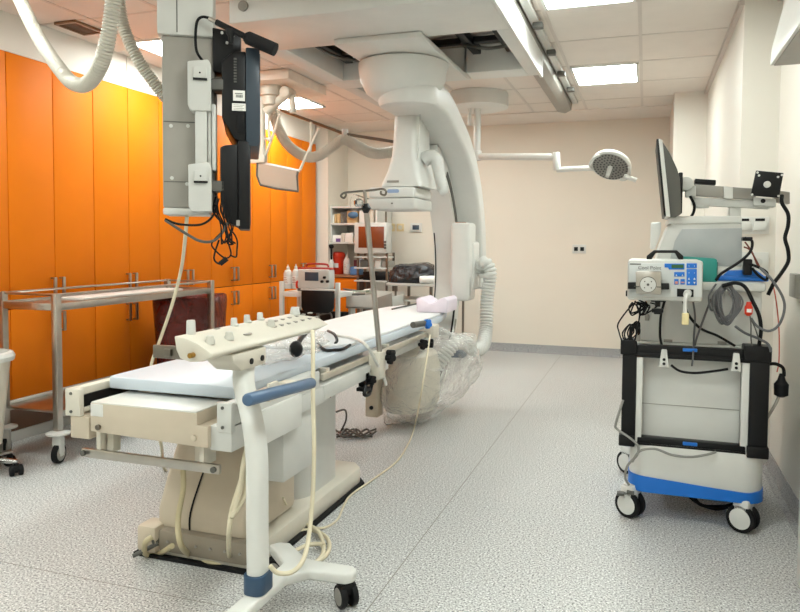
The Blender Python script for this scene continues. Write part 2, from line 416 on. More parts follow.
# ------------------------------------------------------------------ orange cabinets
def cabinet(y0, label):
    wd = .755; t = thing('tall_cabinet', label, 'cabinet', (-3.9, y0, 0), 'orange cabinets along the left wall')
    b = MB(); b.bx(XL+.01, -3.925, y0+.004, y0+wd-.004, .29, 2.56); obj('body', b, mat('cabinet_carcass', '#4a2306', .6), t)
    k = MB(); k.bx(XL+.01, -3.97, y0, y0+wd, .0, .285); obj('plinth', k, mat('plinth', '#7a5a45', .45), t)
    k = MB(); k.bx(-3.97, -3.955, y0, y0+wd, 0, .07, .003); obj('plinth_strip', k, white_m, t)
    for lo, z0, z1 in ((0, .9, 2.555), (1, .3, .893)):
        for j in (0, 1):
            ya = y0+.0035+j*wd/2; yb = ya+wd/2-.007
            d = obj('door', MB().bx(-3.924, -3.9, ya, yb, z0, z1, .0025), orange_m, t)
            hy = (yb-.035) if j == 0 else (ya+.035)
            h = MB(); zc = 1.02 if not lo else .78; hl = .07
            h.bx(-3.871, -3.856, hy-.012, hy+.012, zc-hl, zc+hl, .004)
            h.bx(-3.9, -3.86, hy-.006, hy+.006, zc-hl, zc-hl+.014, .002); h.bx(-3.9, -3.86, hy-.006, hy+.006, zc+hl-.014, zc+hl, .002)
            obj('handle', h, steel_m, d)
    return t
CABL = ['tall orange cabinet at the left edge of the photo behind the white bin', 'second tall orange cabinet from the left, behind the near post of the steel trolley',
        'third tall orange cabinet from the left, above the middle of the steel trolley', 'tall orange cabinet half hidden behind the grey monitor column',
        'tall orange cabinet below the dangling monitor cables', 'tall orange cabinet second from the far end, left of the white bottles', 'tall orange cabinet at the far end of the row, next to the back wall']
c0 = cabinet(2.765, CABL[0])
for i in range(1, 7): dup(c0, (-3.9, 2.765+.755*i, 0), CABL[i])

# ------------------------------------------------------------------ wall fittings
t = thing('light_switch', 'white double light switch on the wall step beside the grey display arm', 'switch', (.62, YSTEP, 1.36))
p0 = at(735.5, 217, Y=YSTEP); p1 = at(769, 234, Y=YSTEP)
obj('plate', MB().bx(p0.x, p1.x, YSTEP-.012, YSTEP, p1.z, p0.z, .003), white_m, t)
w_ = (p1.x-p0.x)
for k in (0, 1):
    xa = p0.x+w_*(.08+.46*k); obj('rocker', MB().bx(xa, xa+w_*.36, YSTEP-.02, YSTEP-.012, p1.z+.02, p0.z-.035, .003), white_m, t)
    obj('label_strip', MB().bx(xa+w_*.04, xa+w_*.32, YSTEP-.014, YSTEP-.012, p0.z-.025, p0.z-.01), black_m, t)
t = thing('wall_socket', 'white wall socket below the light switch, behind the blue tray', 'socket', (.62, YSTEP, 1.1))
p0 = at(735, 252, Y=YSTEP); p1 = at(768, 272, Y=YSTEP)
obj('plate', MB().bx(p0.x, p1.x, YSTEP-.012, YSTEP, p1.z, p0.z, .003), white_m, t)
for k in (.3, .7): obj('socket_well', MB().cyl((p0.x+(p1.x-p0.x)*k, YSTEP-.016, (p0.z+p1.z)/2), (p0.x+(p1.x-p0.x)*k, YSTEP-.011, (p0.z+p1.z)/2), .022), lgrey_m, t)
t = thing('wall_socket', 'small white twin socket alone on the beige back wall', 'socket', (-.75, YB, 1.24))
p0 = at(572.5, 244.5, Y=YB); p1 = at(586, 253.5, Y=YB)
obj('plate', MB().bx(p0.x, p1.x, YB-.012, YB, p1.z, p0.z, .003), white_m, t)
for k in (.27, .72): obj('insert', MB().bx(p0.x+(p1.x-p0.x)*k-.022, p0.x+(p1.x-p0.x)*k+.022, YB-.018, YB-.012, p1.z+.03, p0.z-.03, .003), black_m, t)
for px, lb in ((391.5, 'left one of two round yellowish sockets by the wall shelf'), (400.5, 'right one of two round yellowish sockets by the wall shelf')):
    t = thing('wall_socket', lb, 'socket', at(px, 228, Y=YB)); q = at(px, 227.5, Y=YB)
    obj('plate', MB().bx(q.x-.05, q.x+.05, YB-.012, YB, q.z-.05, q.z+.05, .004), mat('ivory_plate', '#e0c99a', .5), t)
    obj('socket_well', MB().cyl((q.x, YB-.018, q.z), (q.x, YB-.011, q.z), .028), cream_m, t)
t = thing('wall_thermostat', 'white wall thermostat with a small grey display left of the C-arm', 'thermostat', at(416, 228, Y=YB)); q = at(416.5, 227.5, Y=YB)
obj('case', MB().bx(q.x-.075, q.x+.075, YB-.03, YB, q.z-.055, q.z+.055, .006), white_m, t)
obj('display', MB().bx(q.x-.045, q.x+.045, YB-.033, YB-.029, q.z-.03, q.z+.03, .001), screen_m, t)
# box high on the right wall
t = thing('air_conditioner', 'white wall unit high on the right wall at the top corner of the photo', 'air conditioner', (.65, 3.4, 2.22))
f = MB(); f.prism([(.733, 2.22), (.555, 2.22), (.56, 2.3), (.61, 2.52), (.733, 2.52)], 'Y', 2.6, 3.9, .006); obj('casing', f, white_m, t)
f = MB(); f.bx(.57, .72, 2.62, 3.88, 2.214, 2.2215); obj('underside', f, grey_m, t)
q = at(797.5, 285, X=.735)
t = thing('wall_box', 'small grey box on the right wall at the right edge of the photo', 'box', q)
obj('case', MB().bx(.70, .734, q.y-.12, q.y+.02, q.z-.06, q.z+.06, .006), grey_m, t)
# tall cabinet cut by the right edge
t = thing('tall_white_cabinet', 'white upright panel cut off by the right edge of the photo', 'cabinet', (.67, 2.85, 0))
f = MB(); f.bx(.588, .73, 2.6, 3.1, .02, .75, .012); obj('body', f, white_m, t)
f = MB(); f.bx(.615, .73, 2.61, 3.09, .0, .02); obj('foot', f, dgrey_m, t)
# ------------------------------------------------------------------ C-arm scanner hung from the frame
t = thing('c_arm_scanner', 'large white ceiling-hung C-arm X-ray scanner at the head of the table', 'x-ray scanner', (-1.56, 4.7, .1))
f = MB(); f.bx(-1.85, -1.28, 4.06, 5.22, 2.562, 2.6, .01); obj('mount_plate', f, white_m, t)
f = MB(); f.lathe((-1.585, 4.62, 0), [(.05, 2.3), (.18, 2.31), (.25, 2.36), (.29, 2.44), (.305, 2.53), (.305, 2.55), (.28, 2.562)], n=40); obj('mount_bowl', f, white_m, t)
# big curved hanging arm
path = spline([(0, 4.6, 2.345), (0, 4.92, 2.33), (0, 5.25, 2.22), (0, 5.57, 2.08), (0, 5.86, 1.84), (0, 6.06, 1.5), (0, 6.12, 1.15), (0, 6.1, .95)], 6)
prof = rrect(.41, .175, .03)
f = MB(); f.ribbon(prof, [(p.y, p.z) for p in path], -1.535); f.lathe((-1.535, 4.6, 0), [(.17, 2.255), (.195, 2.263), (.205, 2.285), (.205, 2.42), (.18, 2.46)], n=40); obj('curved_arm', f, white_m, t)
# C shaped arc round the isocentre
def arc(R, a0, a1, n=40): return [(5.0+R*math.cos(math.radians(a0+(a1-a0)*i/n)), 1.1+R*math.sin(math.radians(a0+(a1-a0)*i/n))) for i in range(n+1)]
f = MB(); f.ribbon([(-.1, -.06), (.1, -.06), (.1, .06), (-.1, .06)], arc(.98, 74, -76), -1.63); carc = obj('c_arc', f, white_m, t)
f = MB(); f.ribbon([(.098, -.03), (.106, -.03), (.106, .02), (.098, .02)], arc(.98, 55, 22), -1.63); obj('guide_slot', f, dgrey_m, carc)
f = MB(); f.ribbon([(.088, -.066), (.103, -.066), (.103, -.058), (.088, -.058)], arc(.98, 24, -70), -1.63); obj('edge_line', f, black_m, carc)
f = MB(); f.ribbon([(-.092, -.066), (-.083, -.066), (-.083, -.058), (-.092, -.058)], arc(.98, 21, -50), -1.63); obj('edge_line', f, black_m, carc)
f = MB(); f.ribbon([(.1, -.012), (.112, -.012), (.112, .012), (.1, .012)], arc(.97, -25, -70), -1.63); obj('cable_guard', f, chrome_m, carc)
# carriage that grips the arc
f = MB(); f.bx(-1.51, -1.35, 5.62, 5.86, .87, 1.51, .025, 3); f.bx(-1.4, -1.335, 5.72, 5.95, .95, 1.36, .03, 3)
cg = obj('carriage', f, white_m, t)
f = MB(); f.bx(-1.48, -1.40, 5.66, 5.72, 1.508, 1.516); obj('warning_mark', f, wood_m, cg)
f = MB(); f.tube([(-1.37, 5.7, 1.08), (-1.36, 5.66, 1.08), (-1.36, 5.66, .9), (-1.4, 5.68, .88)], .01); obj('latch_bar', f, dgrey_m, cg)
# detector
f = MB(); f.bx(-1.905, -1.545, 4.78, 5.21, 1.582, 1.662, .014, 3); det = obj('detector_plate', f, lgrey_m, t)
f = MB(); f.bx(-1.9, -1.55, 4.785, 5.205, 1.664, 1.742, .018, 3); obj('bumper_ring', f, white_m, det)
f = MB(); f.prism(rrect(.09, .026, .012), 'Z', 0, .004)
bmesh.ops.transform(f.bm, matrix=Matrix.Translation((-1.71, 4.786, 1.712)) @ Matrix.Rotation(PI/2, 4, 'X'), verts=f.bm.verts); obj('blue_badge', f, mat('pale_blue_badge', '#8ea3c4', .4), det)
f = MB(); q = at(392, 205, Y=4.78); f.bx(q.x-.006, q.x+.006, 4.777, 4.782, 1.62, 1.63); obj('mark', f, dgrey_m, det)
f = MB()
secs = [(1.746, -1.815, -1.5, 4.8, 5.2, .03), (1.775, -1.812, -1.5, 4.8, 5.2, .05), (1.86, -1.775, -1.525, 4.81, 5.2, .05), (1.98, -1.745, -1.545, 4.82, 5.19, .05), (2.15, -1.735, -1.55, 4.83, 5.18, .05), (2.28, -1.73, -1.555, 4.84, 5.18, .04), (2.3, -1.715, -1.57, 4.86, 5.16, .03)]
b = bmesh.new(); rings = []
for z, x0, x1, y0, y1, r in secs:
    rings.append([b.verts.new(((x0+x1)/2+u, (y0+y1)/2+v, z)) for u, v in rrect(x1-x0, y1-y0, r, 5)])
for a, d in zip(rings, rings[1:]):
    n = len(a)
    for i in range(n): b.faces.new((a[i], a[(i+1) % n], d[(i+1) % n], d[i]))
b.faces.new(rings[0][::-1]); b.faces.new(rings[-1]); f.add(b)
hs = obj('detector_housing', f, white_m, t, angle=50)
f = MB(); f.tube([at(x, y, Y=4.835) for x, y in ((420, 106), (420, 125), (419, 145), (416.5, 162), (411, 172))], .005); obj('trim_ridge', f, lgrey_m, hs)
f = MB(); q = at(393, 181.5, Y=4.8); f.bx(q.x-.045, q.x+.045, 4.796, 4.803, q.z-.008, q.z+.008); obj('name_strip', f, grey_m, hs)
f = MB(); f.tube([at(x, y, Y=4.95) for x, y in ((424, 160), (429, 157), (435, 158.5), (438, 166), (440.5, 178), (443.5, 189), (440, 193))], .04, n=14, rad=lambda i, N: .056-.024*i/N); obj('grab_handle', f, lgrey_m, hs, angle=60)
# top mount of the arc behind the detector
f = MB(); f.bx(-1.75, -1.6, 5.15, 5.5, 1.9, 2.12, .03); obj('arc_bracket', f, lgrey_m, t)
# X-ray tube below the table
f = MB(); f.lathe((-1.645, 5.02, 0), [(.13, .09), (.19, .11), (.22, .17), (.225, .42), (.2, .52), (.15, .56), (.14, .62)], n=36, sx=.95, sy=1.35); tb = obj('tube_housing', f, cream_m, t)
f = MB(); f.bx(-1.8, -1.49, 4.82, 5.2, .6, .665, .012); obj('collimator', f, lgrey_m, tb)
f = MB(); f.bx(-1.87, -1.77, 4.66, 4.76, .1, .46, .01); tbb = obj('end_block', f, beige_m, t)
f = MB(); f.cyl((-1.82, 4.652, .17), (-1.82, 4.662, .17), .014); obj('bolt', f, black_m, tbb)
# cable hoses of the arm
f = MB(); f.hose([at(478, 272, Y=5.85), at(484, 263, Y=5.8), at(490, 272, Y=5.8), at(487, 300, Y=5.8), at(486, 328, Y=5.75), at(483, 345, Y=5.6), at(475, 350, Y=5.45), at(465, 343, Y=5.35), at(455, 343, Y=5.25), at(445, 355, Y=5.2), at(430, 375, Y=5.15)], .058, .028)
obj('cable_hose', f, white_m, t, angle=80)
f = MB(); f.lathe((at(487, 276, Y=5.8).x, 5.8, at(487, 276, Y=5.8).z-.015), [(.066, 0), (.07, .006), (.07, .024), (.066, .03)], n=24); obj('hose_clamp', f, lgrey_m, t)

# clear drape over the tube, one crumpled film
b = bmesh.new(); bmesh.ops.create_icosphere(b, subdivisions=5, radius=1)
for v in b.verts:
    p = v.co.copy(); n1 = noise.noise(p*2.2)*.16+noise.noise(p*5.5)*.07+noise.noise(p*11)*.03
    p *= 1+n1
    v.co = Vector((-1.5+p.x*.34+p.z*.15, 4.98+p.y*.42, max(.012, .36+p.z*.34)))
bmesh.ops.delete(b, geom=[v for v in b.verts if v.co.z > .55 and v.co.x < -1.5], context='VERTS')
f = MB(); f.bm = b
tag(obj('plastic_drape', f, clear_m, angle=180), 'crumpled clear plastic drape wrapped round the X-ray tube under the table', 'plastic drape')

# ------------------------------------------------------------------ surgical lamp
t = thing('surgical_lamp', 'white ceiling-hung surgical lamp with a round dotted head', 'surgical lamp', (-1.59, 6.9, 2.6))
f = MB(); f.lathe((-1.59, 6.9, 0), [(.27, 2.66), (.3, 2.67), (.3, 2.79), (.29, 2.81)], n=40); obj('ceiling_plate', f, white_m, t)
f = MB(); f.cyl((-1.59, 6.9, 2.2), (-1.59, 6.9, 2.67), .034); f.cyl((-1.66, 6.86, 2.5), (-1.66, 6.86, 2.68), .018); obj('pole', f, white_m, t)
A = Vector((-1.59, 6.9, 2.195)); B = at(556, 157, Y=6.55); 
f = MB(); d = (B-A).normalized(); f.tube([A-d*.03, A+(B-A)*.3, A+(B-A)*.7, B], .032, n=10, sub=3)
f.cyl(A-Vector((0, 0, .04)), A+Vector((0, 0, .06)), .045, bev=.008); obj('boom_arm', f, white_m, t)
f = MB(); B2 = at(557, 170, Y=6.55); f.cyl(B+Vector((0, 0, .04)), B2, .034, bev=.006); obj('elbow', f, white_m, t)
C = at(611, 165, Y=6.35)
f = MB(); f.tube([B2, at(572, 169, Y=6.52), at(594, 168, Y=6.42)], .024, n=10); obj('spring_arm', f, white_m, t)
nrm = Vector((-.18, -.62, -.76)).normalized()
Q = Vector((0, 0, -1)).rotation_difference(nrm).to_matrix().to_4x4()
f = MB(); f.lathe(C, [(.158, -.022), (.17, -.012), (.17, .0), (.163, .02), (.15, .03), (.1, .055), (.03, .065)], n=40, M=Q); hd = obj('lamp_head', f, white_m, t)
f = MB(); f.lathe(C, [(.148, -.026), (.151, -.02)], n=40, M=Q); obj('lens_plate', f, mat('lens_grey', '#8d8a84', .35), hd)
f = MB(); rng = random.Random(3)
for ring in range(1, 6):
    rr = .0275*ring
    for k in range(int(6.2*ring)):
        a = 2*PI*k/int(6.2*ring)+ring
        p = C+(Q.to_3x3() @ Vector((rr*math.cos(a), rr*math.sin(a), -.0275)))
        q2 = C+(Q.to_3x3() @ Vector((rr*math.cos(a), rr*math.sin(a), -.029))); f.cyl(p, q2, .0085, n=8)
obj('led_lenses', f, mat('led_dark', '#4b4946', .3), hd)
f = MB(); f.cyl(C+nrm*.02, C+nrm*.14, .022, .016, bev=.005); obj('centre_handle', f, white_m, t)
f = MB()
for a in (20, 200):
    ca, sa = math.cos(math.radians(a)), math.sin(math.radians(a)); ux = Q.to_3x3() @ Vector((ca, sa, 0)); uy = Q.to_3x3() @ Vector((-sa, ca, 0))
    f.tube([C+ux*.13+uy*.09+nrm*.03, C+ux*.165+uy*.04+nrm*.05, C+ux*.165-uy*.04+nrm*.05, C+ux*.13-uy*.09+nrm*.03], .011)
f.tube([C+Vector((.11, -.05, -.1)), C+Vector((.17, -.06, -.125)), C+Vector((.21, -.06, -.14))], .02)
obj('rim_handle', f, white_m, t)

# ------------------------------------------------------------------ patient table
t = thing('patient_table', 'long pale angiography table with a beige pedestal in the middle of the room', 'operating table', (-1.745, 3.0, 0))
f = MB(); f.prism([(-2.03, 2.47), (-1.5, 2.47), (-1.47, 2.55), (-1.47, 3.6), (-1.53, 3.68), (-1.98, 3.68), (-2.03, 3.6)], 'Z', 0.012, .1, .012); obj('base_plate', f, cream_m, t)
f = MB(); f.prism([(-2.05, 2.45), (-1.49, 2.45), (-1.45, 2.54), (-1.45, 3.61), (-1.52, 3.7), (-2.0, 3.7), (-2.05, 3.61)], 'Z', 0, .014); obj('floor_seal', f, rubber_m, t)
f = MB(); f.prism(list(map(lambda p: (p[0]-1.765, p[1]+3.25), rrect(.47, .5, .13, 6))), 'Z', .1, .66); col = obj('column', f, lgrey_m, t, angle=50)
f = MB(); f.prism([(2.5, .1), (2.5, .2), (2.56, .32), (2.66, .5), (2.95, .5), (2.95, .1)], 'X', -1.97, -1.53, .03, 3); cov = obj('pedestal_cover', f, beige_m, t, angle=50)
f = MB(); f.tube([(-1.8, 2.499, .12), (-1.795, 2.499, .2), (-1.785, 2.556, .32), (-1.77, 2.655, .49)], .004, sub=4); obj('cover_seam', f, black_m, cov)
f = MB(); f.bx(-1.93, -1.5, 2.458, 2.52, .03, .125, .012)
kp = obj('kick_panel', f, mat('kick_taupe', '#8b8172', .5), t)
f = MB()
for k in range(6): f.cyl((-1.88+.07*k, 2.453, .08), (-1.88+.07*k, 2.46, .08), .006, n=10)
obj('screw', f, grey_m, kp)
f = MB(); f.cyl((-1.93, 2.46, .065), (-2.0, 2.385, .03), .009); f.cyl((-1.95, 2.48, .075), (-1.965, 2.45, .07), .028); obj('cable_gland', f, dgrey_m, t)
f = MB(); f.bx(-2.03, -1.93, 2.44, 2.55, .02, .14, .02); obj('corner_boot', f, beige_m, t)
f = MB(); f.bx(-1.95, -1.6, 2.62, 2.9, .5, .6, .01); obj('neck', f, dgrey_m, t)
# carriage
f = MB(); f.prism([(-1.975, .625), (-1.455, .612), (-1.455, .69), (-1.5, .69), (-1.5, .735), (-1.975, .735)], 'Y', 2.13, 2.34, .004)
eb = obj('end_box', f, beige_m, t)
f = MB(); f.bx(-1.97, -1.505, 2.131, 2.34, .734, .739, .001); obj('end_box_lid', f, white_m, eb)
f = MB(); f.bx(-1.972, -1.915, 2.128, 2.14, .685, .732, .002); obj('notch_plate', f, white_m, eb)
for x, z, m_ in ((-1.935, .645, darkst_m), (-1.51, .645, beige_m)):
    f = MB(); f.cyl((x, 2.12, z), (x, 2.131, z), .011, n=14, bev=.002); obj('bolt', f, m_, eb)
f = MB(); f.bx(-1.92, -1.49, 2.3, 2.62, .6, .72, .006); obj('carriage', f, beige_m, t)
for s_, x0, x1 in ((0, -2.105, -2.035), (1, -1.425, -1.365)):
    f = MB(); f.bx(x0, x1, 2.14, 2.165, .672, .778, .004)
    if s_ == 0: f.bx(x0, x0+.045, 2.16, 4.3, .745, .778, .006); f.bx(x0+.012, x0+.055, 2.16, 4.3, .68, .70, .006); f.bx(x0, x0+.012, 2.16, 4.3, .68, .75, .004)
    else: f.bx(x0+.0, x1, 2.16, 2.86, .695, .77, .006)
    sr = obj('side_channel', f, cream_m if s_ == 0 else lgrey_m, t)
    if s_ == 0: f = MB(); f.bx(x0+.03, x0+.05, 2.17, 4.28, .70, .746); obj('channel_slot', f, black_m, sr)
    for z in (.69, .76):
        f = MB(); f.cyl(((x0+x1)/2+(-.005 if s_ == 0 else -.005), 2.136, z), ((x0+x1)/2-.005, 2.142, z), .006, n=10); obj('screw', f, dgrey_m, sr)
f = MB(); f.bx(-2.09, -2.0, 2.15, 2.34, .585, .672, .004); obj('side_block', f, beige_m, t)
f = MB(); f.bx(-1.46, -1.37, 2.15, 2.34, .6, .69, .004); f.bx(-1.42, -1.365, 2.3, 3.0, .62, .695, .004); obj('side_block', f, lgrey_m, t)
f = MB(); f.bx(-1.372, -1.352, 2.32, 2.66, .575, .71, .004); obj('cover_panel', f, white_m, t)
f = MB(); f.bx(-1.55, -1.38, 2.55, 2.85, .36, .62, .006); obj('junction_box', f, lgrey_m, t)
f = MB(); f.bx(-1.6, -1.36, 2.9, 3.75, .63, .70, .006); obj('guide_rail', f, lgrey_m, t)
f = MB(); f.bx(-1.985, -1.965, 2.17, 2.25, .53, .62, .003); f.bx(-1.52, -1.5, 2.17, 2.25, .53, .62, .003); f.bx(-1.96, -1.93, 2.2, 2.24, .53, .62); f.bx(-1.56, -1.53, 2.2, 2.24, .53, .62)
obj('bar_bracket', f, cream_m, t)
f = MB(); f.bx(-2.05, -1.43, 2.16, 2.178, .51, .545, .004); br = obj('push_bar', f, steel_m, t)
f = MB()
for x in (-2.035, -1.45): f.cyl((x, 2.15, .528), (x, 2.165, .528), .011, n=12)
obj('bolt', f, dgrey_m, br)
# heart shaped dark red sticker on the side
q = at(331, 391, X=-1.36)
f = MB(); f.prism([(q.y+u*.032, q.z+v*.032) for u, v in ((0, -1), (.55, -.3), (.95, .25), (.85, .75), (.45, .85), (0, .45), (-.45, .85), (-.85, .75), (-.95, .25), (-.55, -.3))], 'X', -1.366, -1.3615); obj('heart_sticker', f, mat('heart_red', '#7c2a22', .5), t)
# tabletop
top = [(-2.035, 2.3), (-1.455, 2.3), (-1.43, 2.34), (-1.43, 5.1), (-1.5, 5.5), (-1.6, 5.72), (-1.75, 5.8), (-1.9, 5.72), (-2.0, 5.5), (-2.05, 5.1), (-2.05, 2.34)]
f = MB(); f.prism(top, 'Z', .752, .8, .008); tt = obj('tabletop', f, pad_m, t, label='pale blue laminate tabletop')
f = MB(); f.bx(-1.395, -1.375, 2.92, 4.72, .715, .745, .003)
for y in (2.98, 3.8, 4.65): f.bx(-1.43, -1.39, y, y+.04, .72, .76, .003)
obj('accessory_rail', f, mat('rail_alu', '#cdc6b8', .38, .7), t)
f = MB(); f.bx(-1.46, -1.41, 2.87, 4.45, .655, .70, .006); obj('under_rail', f, lgrey_m, t)
# sheet and head rest
sp = [(-2.03, 3.15), (-1.6, 3.22), (-1.445, 3.42), (-1.44, 5.08), (-1.51, 5.48), (-1.61, 5.69), (-1.75, 5.77), (-1.89, 5.69), (-1.99, 5.48), (-2.035, 5.1)]
f = MB(); f.prism(sp, 'Z', .8, .817, .006); tag(obj('table_sheet', f, sheet_m), 'thin white sheet over the far half of the table', 'sheet')
ca, cb_ = at(421, 305, Y=5.25).x, at(452, 300, Y=5.25).x; cw = cb_-ca
f = MB(); f.prism([(ca+cw*u, v) for u, v in ((.02, .818), (.98, .818), (1, .915), (.9, .935), (.75, .925), (.6, .895), (.42, .885), (.25, .91), (.12, .93), (.0, .92))], 'Y', 5.12, 5.42, .008)
tag(obj('head_cushion', f, foam_m), 'lilac foam head cushion with a scooped top at the end of the table', 'cushion')
# clamps on the rail
def knob(p, d, r, m, parent):
    f = MB(); p = Vector(p); d = Vector(d).normalized(); a = d.orthogonal().normalized(); b_ = d.cross(a)
    f.cyl(p, p+d*.03, r*.6)
    for k in range(5):
        an = 2*PI*k/5; f.cyl(p+(a*math.cos(an)+b_*math.sin(an))*r*.62, p+(a*math.cos(an)+b_*math.sin(an))*r*.62+d*.028, r*.42, n=12, bev=.003)
    return obj('knob', f, m, parent, angle=50)
t = thing('rail_clamp', 'cream rail clamp with a black and a blue knob near the head cushion', 'clamp', (-1.36, 4.6, .7))
f = MB(); f.bx(-1.4, -1.33, 4.55, 4.68, .705, .79, .006); obj('clamp_body', f, cream_m, t)
knob(at(422, 344, X=-1.345), (1, -.7, 0), .034, rubber_m, t); knob(at(429, 343, X=-1.34), (1, .2, 0), .03, rubber_m, t); knob(at(426, 324, X=-1.35), (1, -.4, .2), .032, blue_m, t)
f = MB(); f.cyl(at(413, 325, X=-1.38), at(427, 323, X=-1.35), .02); obj('spindle', f, dgrey_m, t)
t = thing('iv_pole', 'steel drip pole with two curled hooks clamped to the table rail', 'iv pole', (-1.36, 3.45, .62))
P0 = at(379.5, 352, X=-1.33); P1 = at(364.5, 192, X=-1.33)
f = MB(); f.cyl(P0, P0.lerp(P1, .9), .0145, n=14); f.cyl(P0.lerp(P1, .88), P1+Vector((0, 0, .01)), .009, n=12); obj('pole', f, steel_m, t)
f = MB(); f.lathe(P0.lerp(P1, .905), [(.012, -.025), (.026, .0), (.012, .025)], n=16); obj('height_knob', f, black_m, t)
f = MB(); q = at(359.5, 203, X=-1.35); f.lathe((q.x, q.y-.01, q.z), [(.012, -.02), (.024, -.008), (.024, .01), (.012, .02)], n=16); f.tube([q, P0.lerp(P1, .91)], .006, sub=1); obj('chrome_clip', f, chrome_m, t)
f = MB()
def hook(pxs): return [at(px, py, Y=P1.y) for px, py in pxs]
f.tube(hook([(363, 191), (352, 192), (344, 193), (341, 196), (344, 198), (346, 195), (345, 193)]), .0055)
f.tube(hook([(363, 191), (374, 190), (382, 189), (386, 191), (385, 195), (381, 194), (381, 191)]), .0055)
obj('hook', f, darkst_m, t)
f = MB(); f.bx(-1.375, -1.31, P0.y-.05, P0.y+.045, .62, .765, .006); obj('clamp', f, cream_m, t)
knob((-1.305, P0.y+.07, .73), (1, -.2, 0), .04, rubber_m, t)
t = thing('rail_clamp', 'black clamp hanging beneath the table rail below the drip pole', 'clamp', (-1.38, 3.2, .62))
q = at(364, 380, X=-1.38)
f = MB(); f.bx(-1.4, -1.36, q.y-.03, q.y+.03, q.z-.03, .67, .005); f.bx(-1.4, -1.34, q.y-.06, q.y+.0, q.z-.05, q.z-.03, .004); f.tube([(-1.35, q.y-.05, q.z-.02), (-1.35, q.y-.07, q.z-.06), (-1.35, q.y-.0, q.z-.07), (-1.35, q.y+.03, q.z-.03)], .01); obj('clamp_body', f, black_m, t)
knob((-1.355, q.y+.02, q.z), (1, -.4, 0), .025, rubber_m, t)

# bag of leads in clear plastic
b = bmesh.new(); bmesh.ops.create_icosphere(b, subdivisions=4, radius=1)
for v in b.verts:
    p = v.co.copy(); p *= 1+noise.noise(p*3+Vector((5, 1, 2)))*.3+noise.noise(p*8)*.12
    v.co = Vector((-1.62+p.x*.13, 3.0+p.y*.36, max(.803, .845+p.z*.06)))
f = MB(); f.bm = b; tag(obj('plastic_bag', f, clear_m, angle=180), 'crumpled clear plastic bag of leads lying on the table', 'plastic bag')
f = MB(); f.sph(at(296, 349, X=-1.5), .032, (1, 1, 1.2)); f.tube([at(296, 349, X=-1.5), at(300, 340, X=-1.52), at(305, 334, X=-1.56)], .012)
tag(obj('lead_clip', f, black_m), 'black round-ended lead on the table beside the plastic bag', 'lead')
f = MB(); f.tube([at(x, y, Z=.81 if i else .815) for i, (x, y) in enumerate([(318, 344), (325, 350), (334, 350), (343, 349), (350, 345)])], .008); f.tube([at(328, 331, Z=.83), at(334, 334, Z=.85), at(337, 340, Z=.83), at(335, 344, Z=.815)], .008)
tag(obj('lead_cable', f, black_m), 'black lead curling on the table by the plastic bag', 'cable')
f = MB(); pts = [at(x, y, Z=.825) for x, y in ((335, 335), (352, 338), (366, 345))]+[Vector(at(x, y, X=-1.32)) for x, y in ((376, 362), (384, 378), (386, 385))]
f.tube(pts, .0085); tag(obj('white_tube', f, white_m), 'white tube hanging over the table edge next to the drip pole', 'tube')

f = MB(); f.tube([at(392, 309, Z=.823), at(420, 303, Z=.823)], .006, sub=1)
tag(obj('thin_rod', f, dgrey_m), 'thin dark rod lying on the white sheet in front of the lilac cushion', 'rod')
# ------------------------------------------------------------------ control stand beside the table
t = thing('control_stand', 'cream control desk with knobs on a wheeled column beside the table', 'control stand', (-1.28, 2.15, 0))
f = MB(); f.prism([(-1.29, 1.5), (-1.225, 1.5), (-1.205, 2.25), (-1.15, 2.315), (-1.01, 2.325), (-.985, 2.35), (-.985, 2.385), (-1.01, 2.408), (-1.16, 2.402), (-1.21, 2.41), (-1.33, 2.51), (-1.375, 2.5), (-1.40, 2.462), (-1.27, 2.34)], 'Z', .098, .138, .01, 3)
base = obj('base', f, white_m, t)
for x, y, a in ((-1.02, 2.365, -2.3), (-1.355, 2.475, -1.8), (-1.257, 1.55, -1.2)): castor(t, x, y, .1, .043, .034, a, rubber_m, black_m, grey_m)
# column: flat oval section that leans back to the desk
b = bmesh.new(); rings = []
cp = spline([(-1.247, 2.12, .13), (-1.25, 2.12, .4), (-1.257, 2.13, .6), (-1.285, 2.15, .72), (-1.35, 2.2, .84), (-1.37, 2.24, .93)], 8)
for p in cp: rings.append([b.verts.new((p.x+u, p.y+v, p.z)) for u, v in rrect(.062, .085, .026, 4)])
for a, d in zip(rings, rings[1:]):
    n = len(a)
    for i in range(n): b.faces.new((a[i], a[(i+1) % n], d[(i+1) % n], d[i]))
b.faces.new(rings[0][::-1]); b.faces.new(rings[-1])
f = MB(); f.add(b); obj('column', f, white_m, t, angle=50)
f = MB(); f.prism([(p[0]-1.247, p[1]+2.12) for p in rrect(.08, .105, .03, 4)], 'Z', .138, .205, .004); obj('foot_collar', f, nblue_m, t)
f = MB(); f.prism([(2.14, .895), (2.31, .895), (2.31, .962), (2.08, .962), (2.09, .93)], 'X', -1.43, -1.32, .01); nk = obj('desk_bracket', f, cream_m, t)
f = MB()
for y in (2.2, 2.275): f.cyl((-1.323, y, .922), (-1.316, y, .922), .011, n=12)
obj('screw', f, black_m, nk)
f = MB(); f.bx(-1.31, -1.2, 2.12, 2.3, .8, .816, .004); f.bx(-1.225, -1.21, 2.14, 2.2, .81, .86, .004); f.bx(-1.25, -1.2, 2.26, 2.32, .8, .84, .004); obj('handle_plate', f, cream_m, t)
f = MB(); f.cyl(at(247, 400, X=-1.2), at(312, 383, X=-1.2), .021, n=24, bev=.006); obj('side_handle', f, mat('grip_blue', '#4c6684', .35), t)
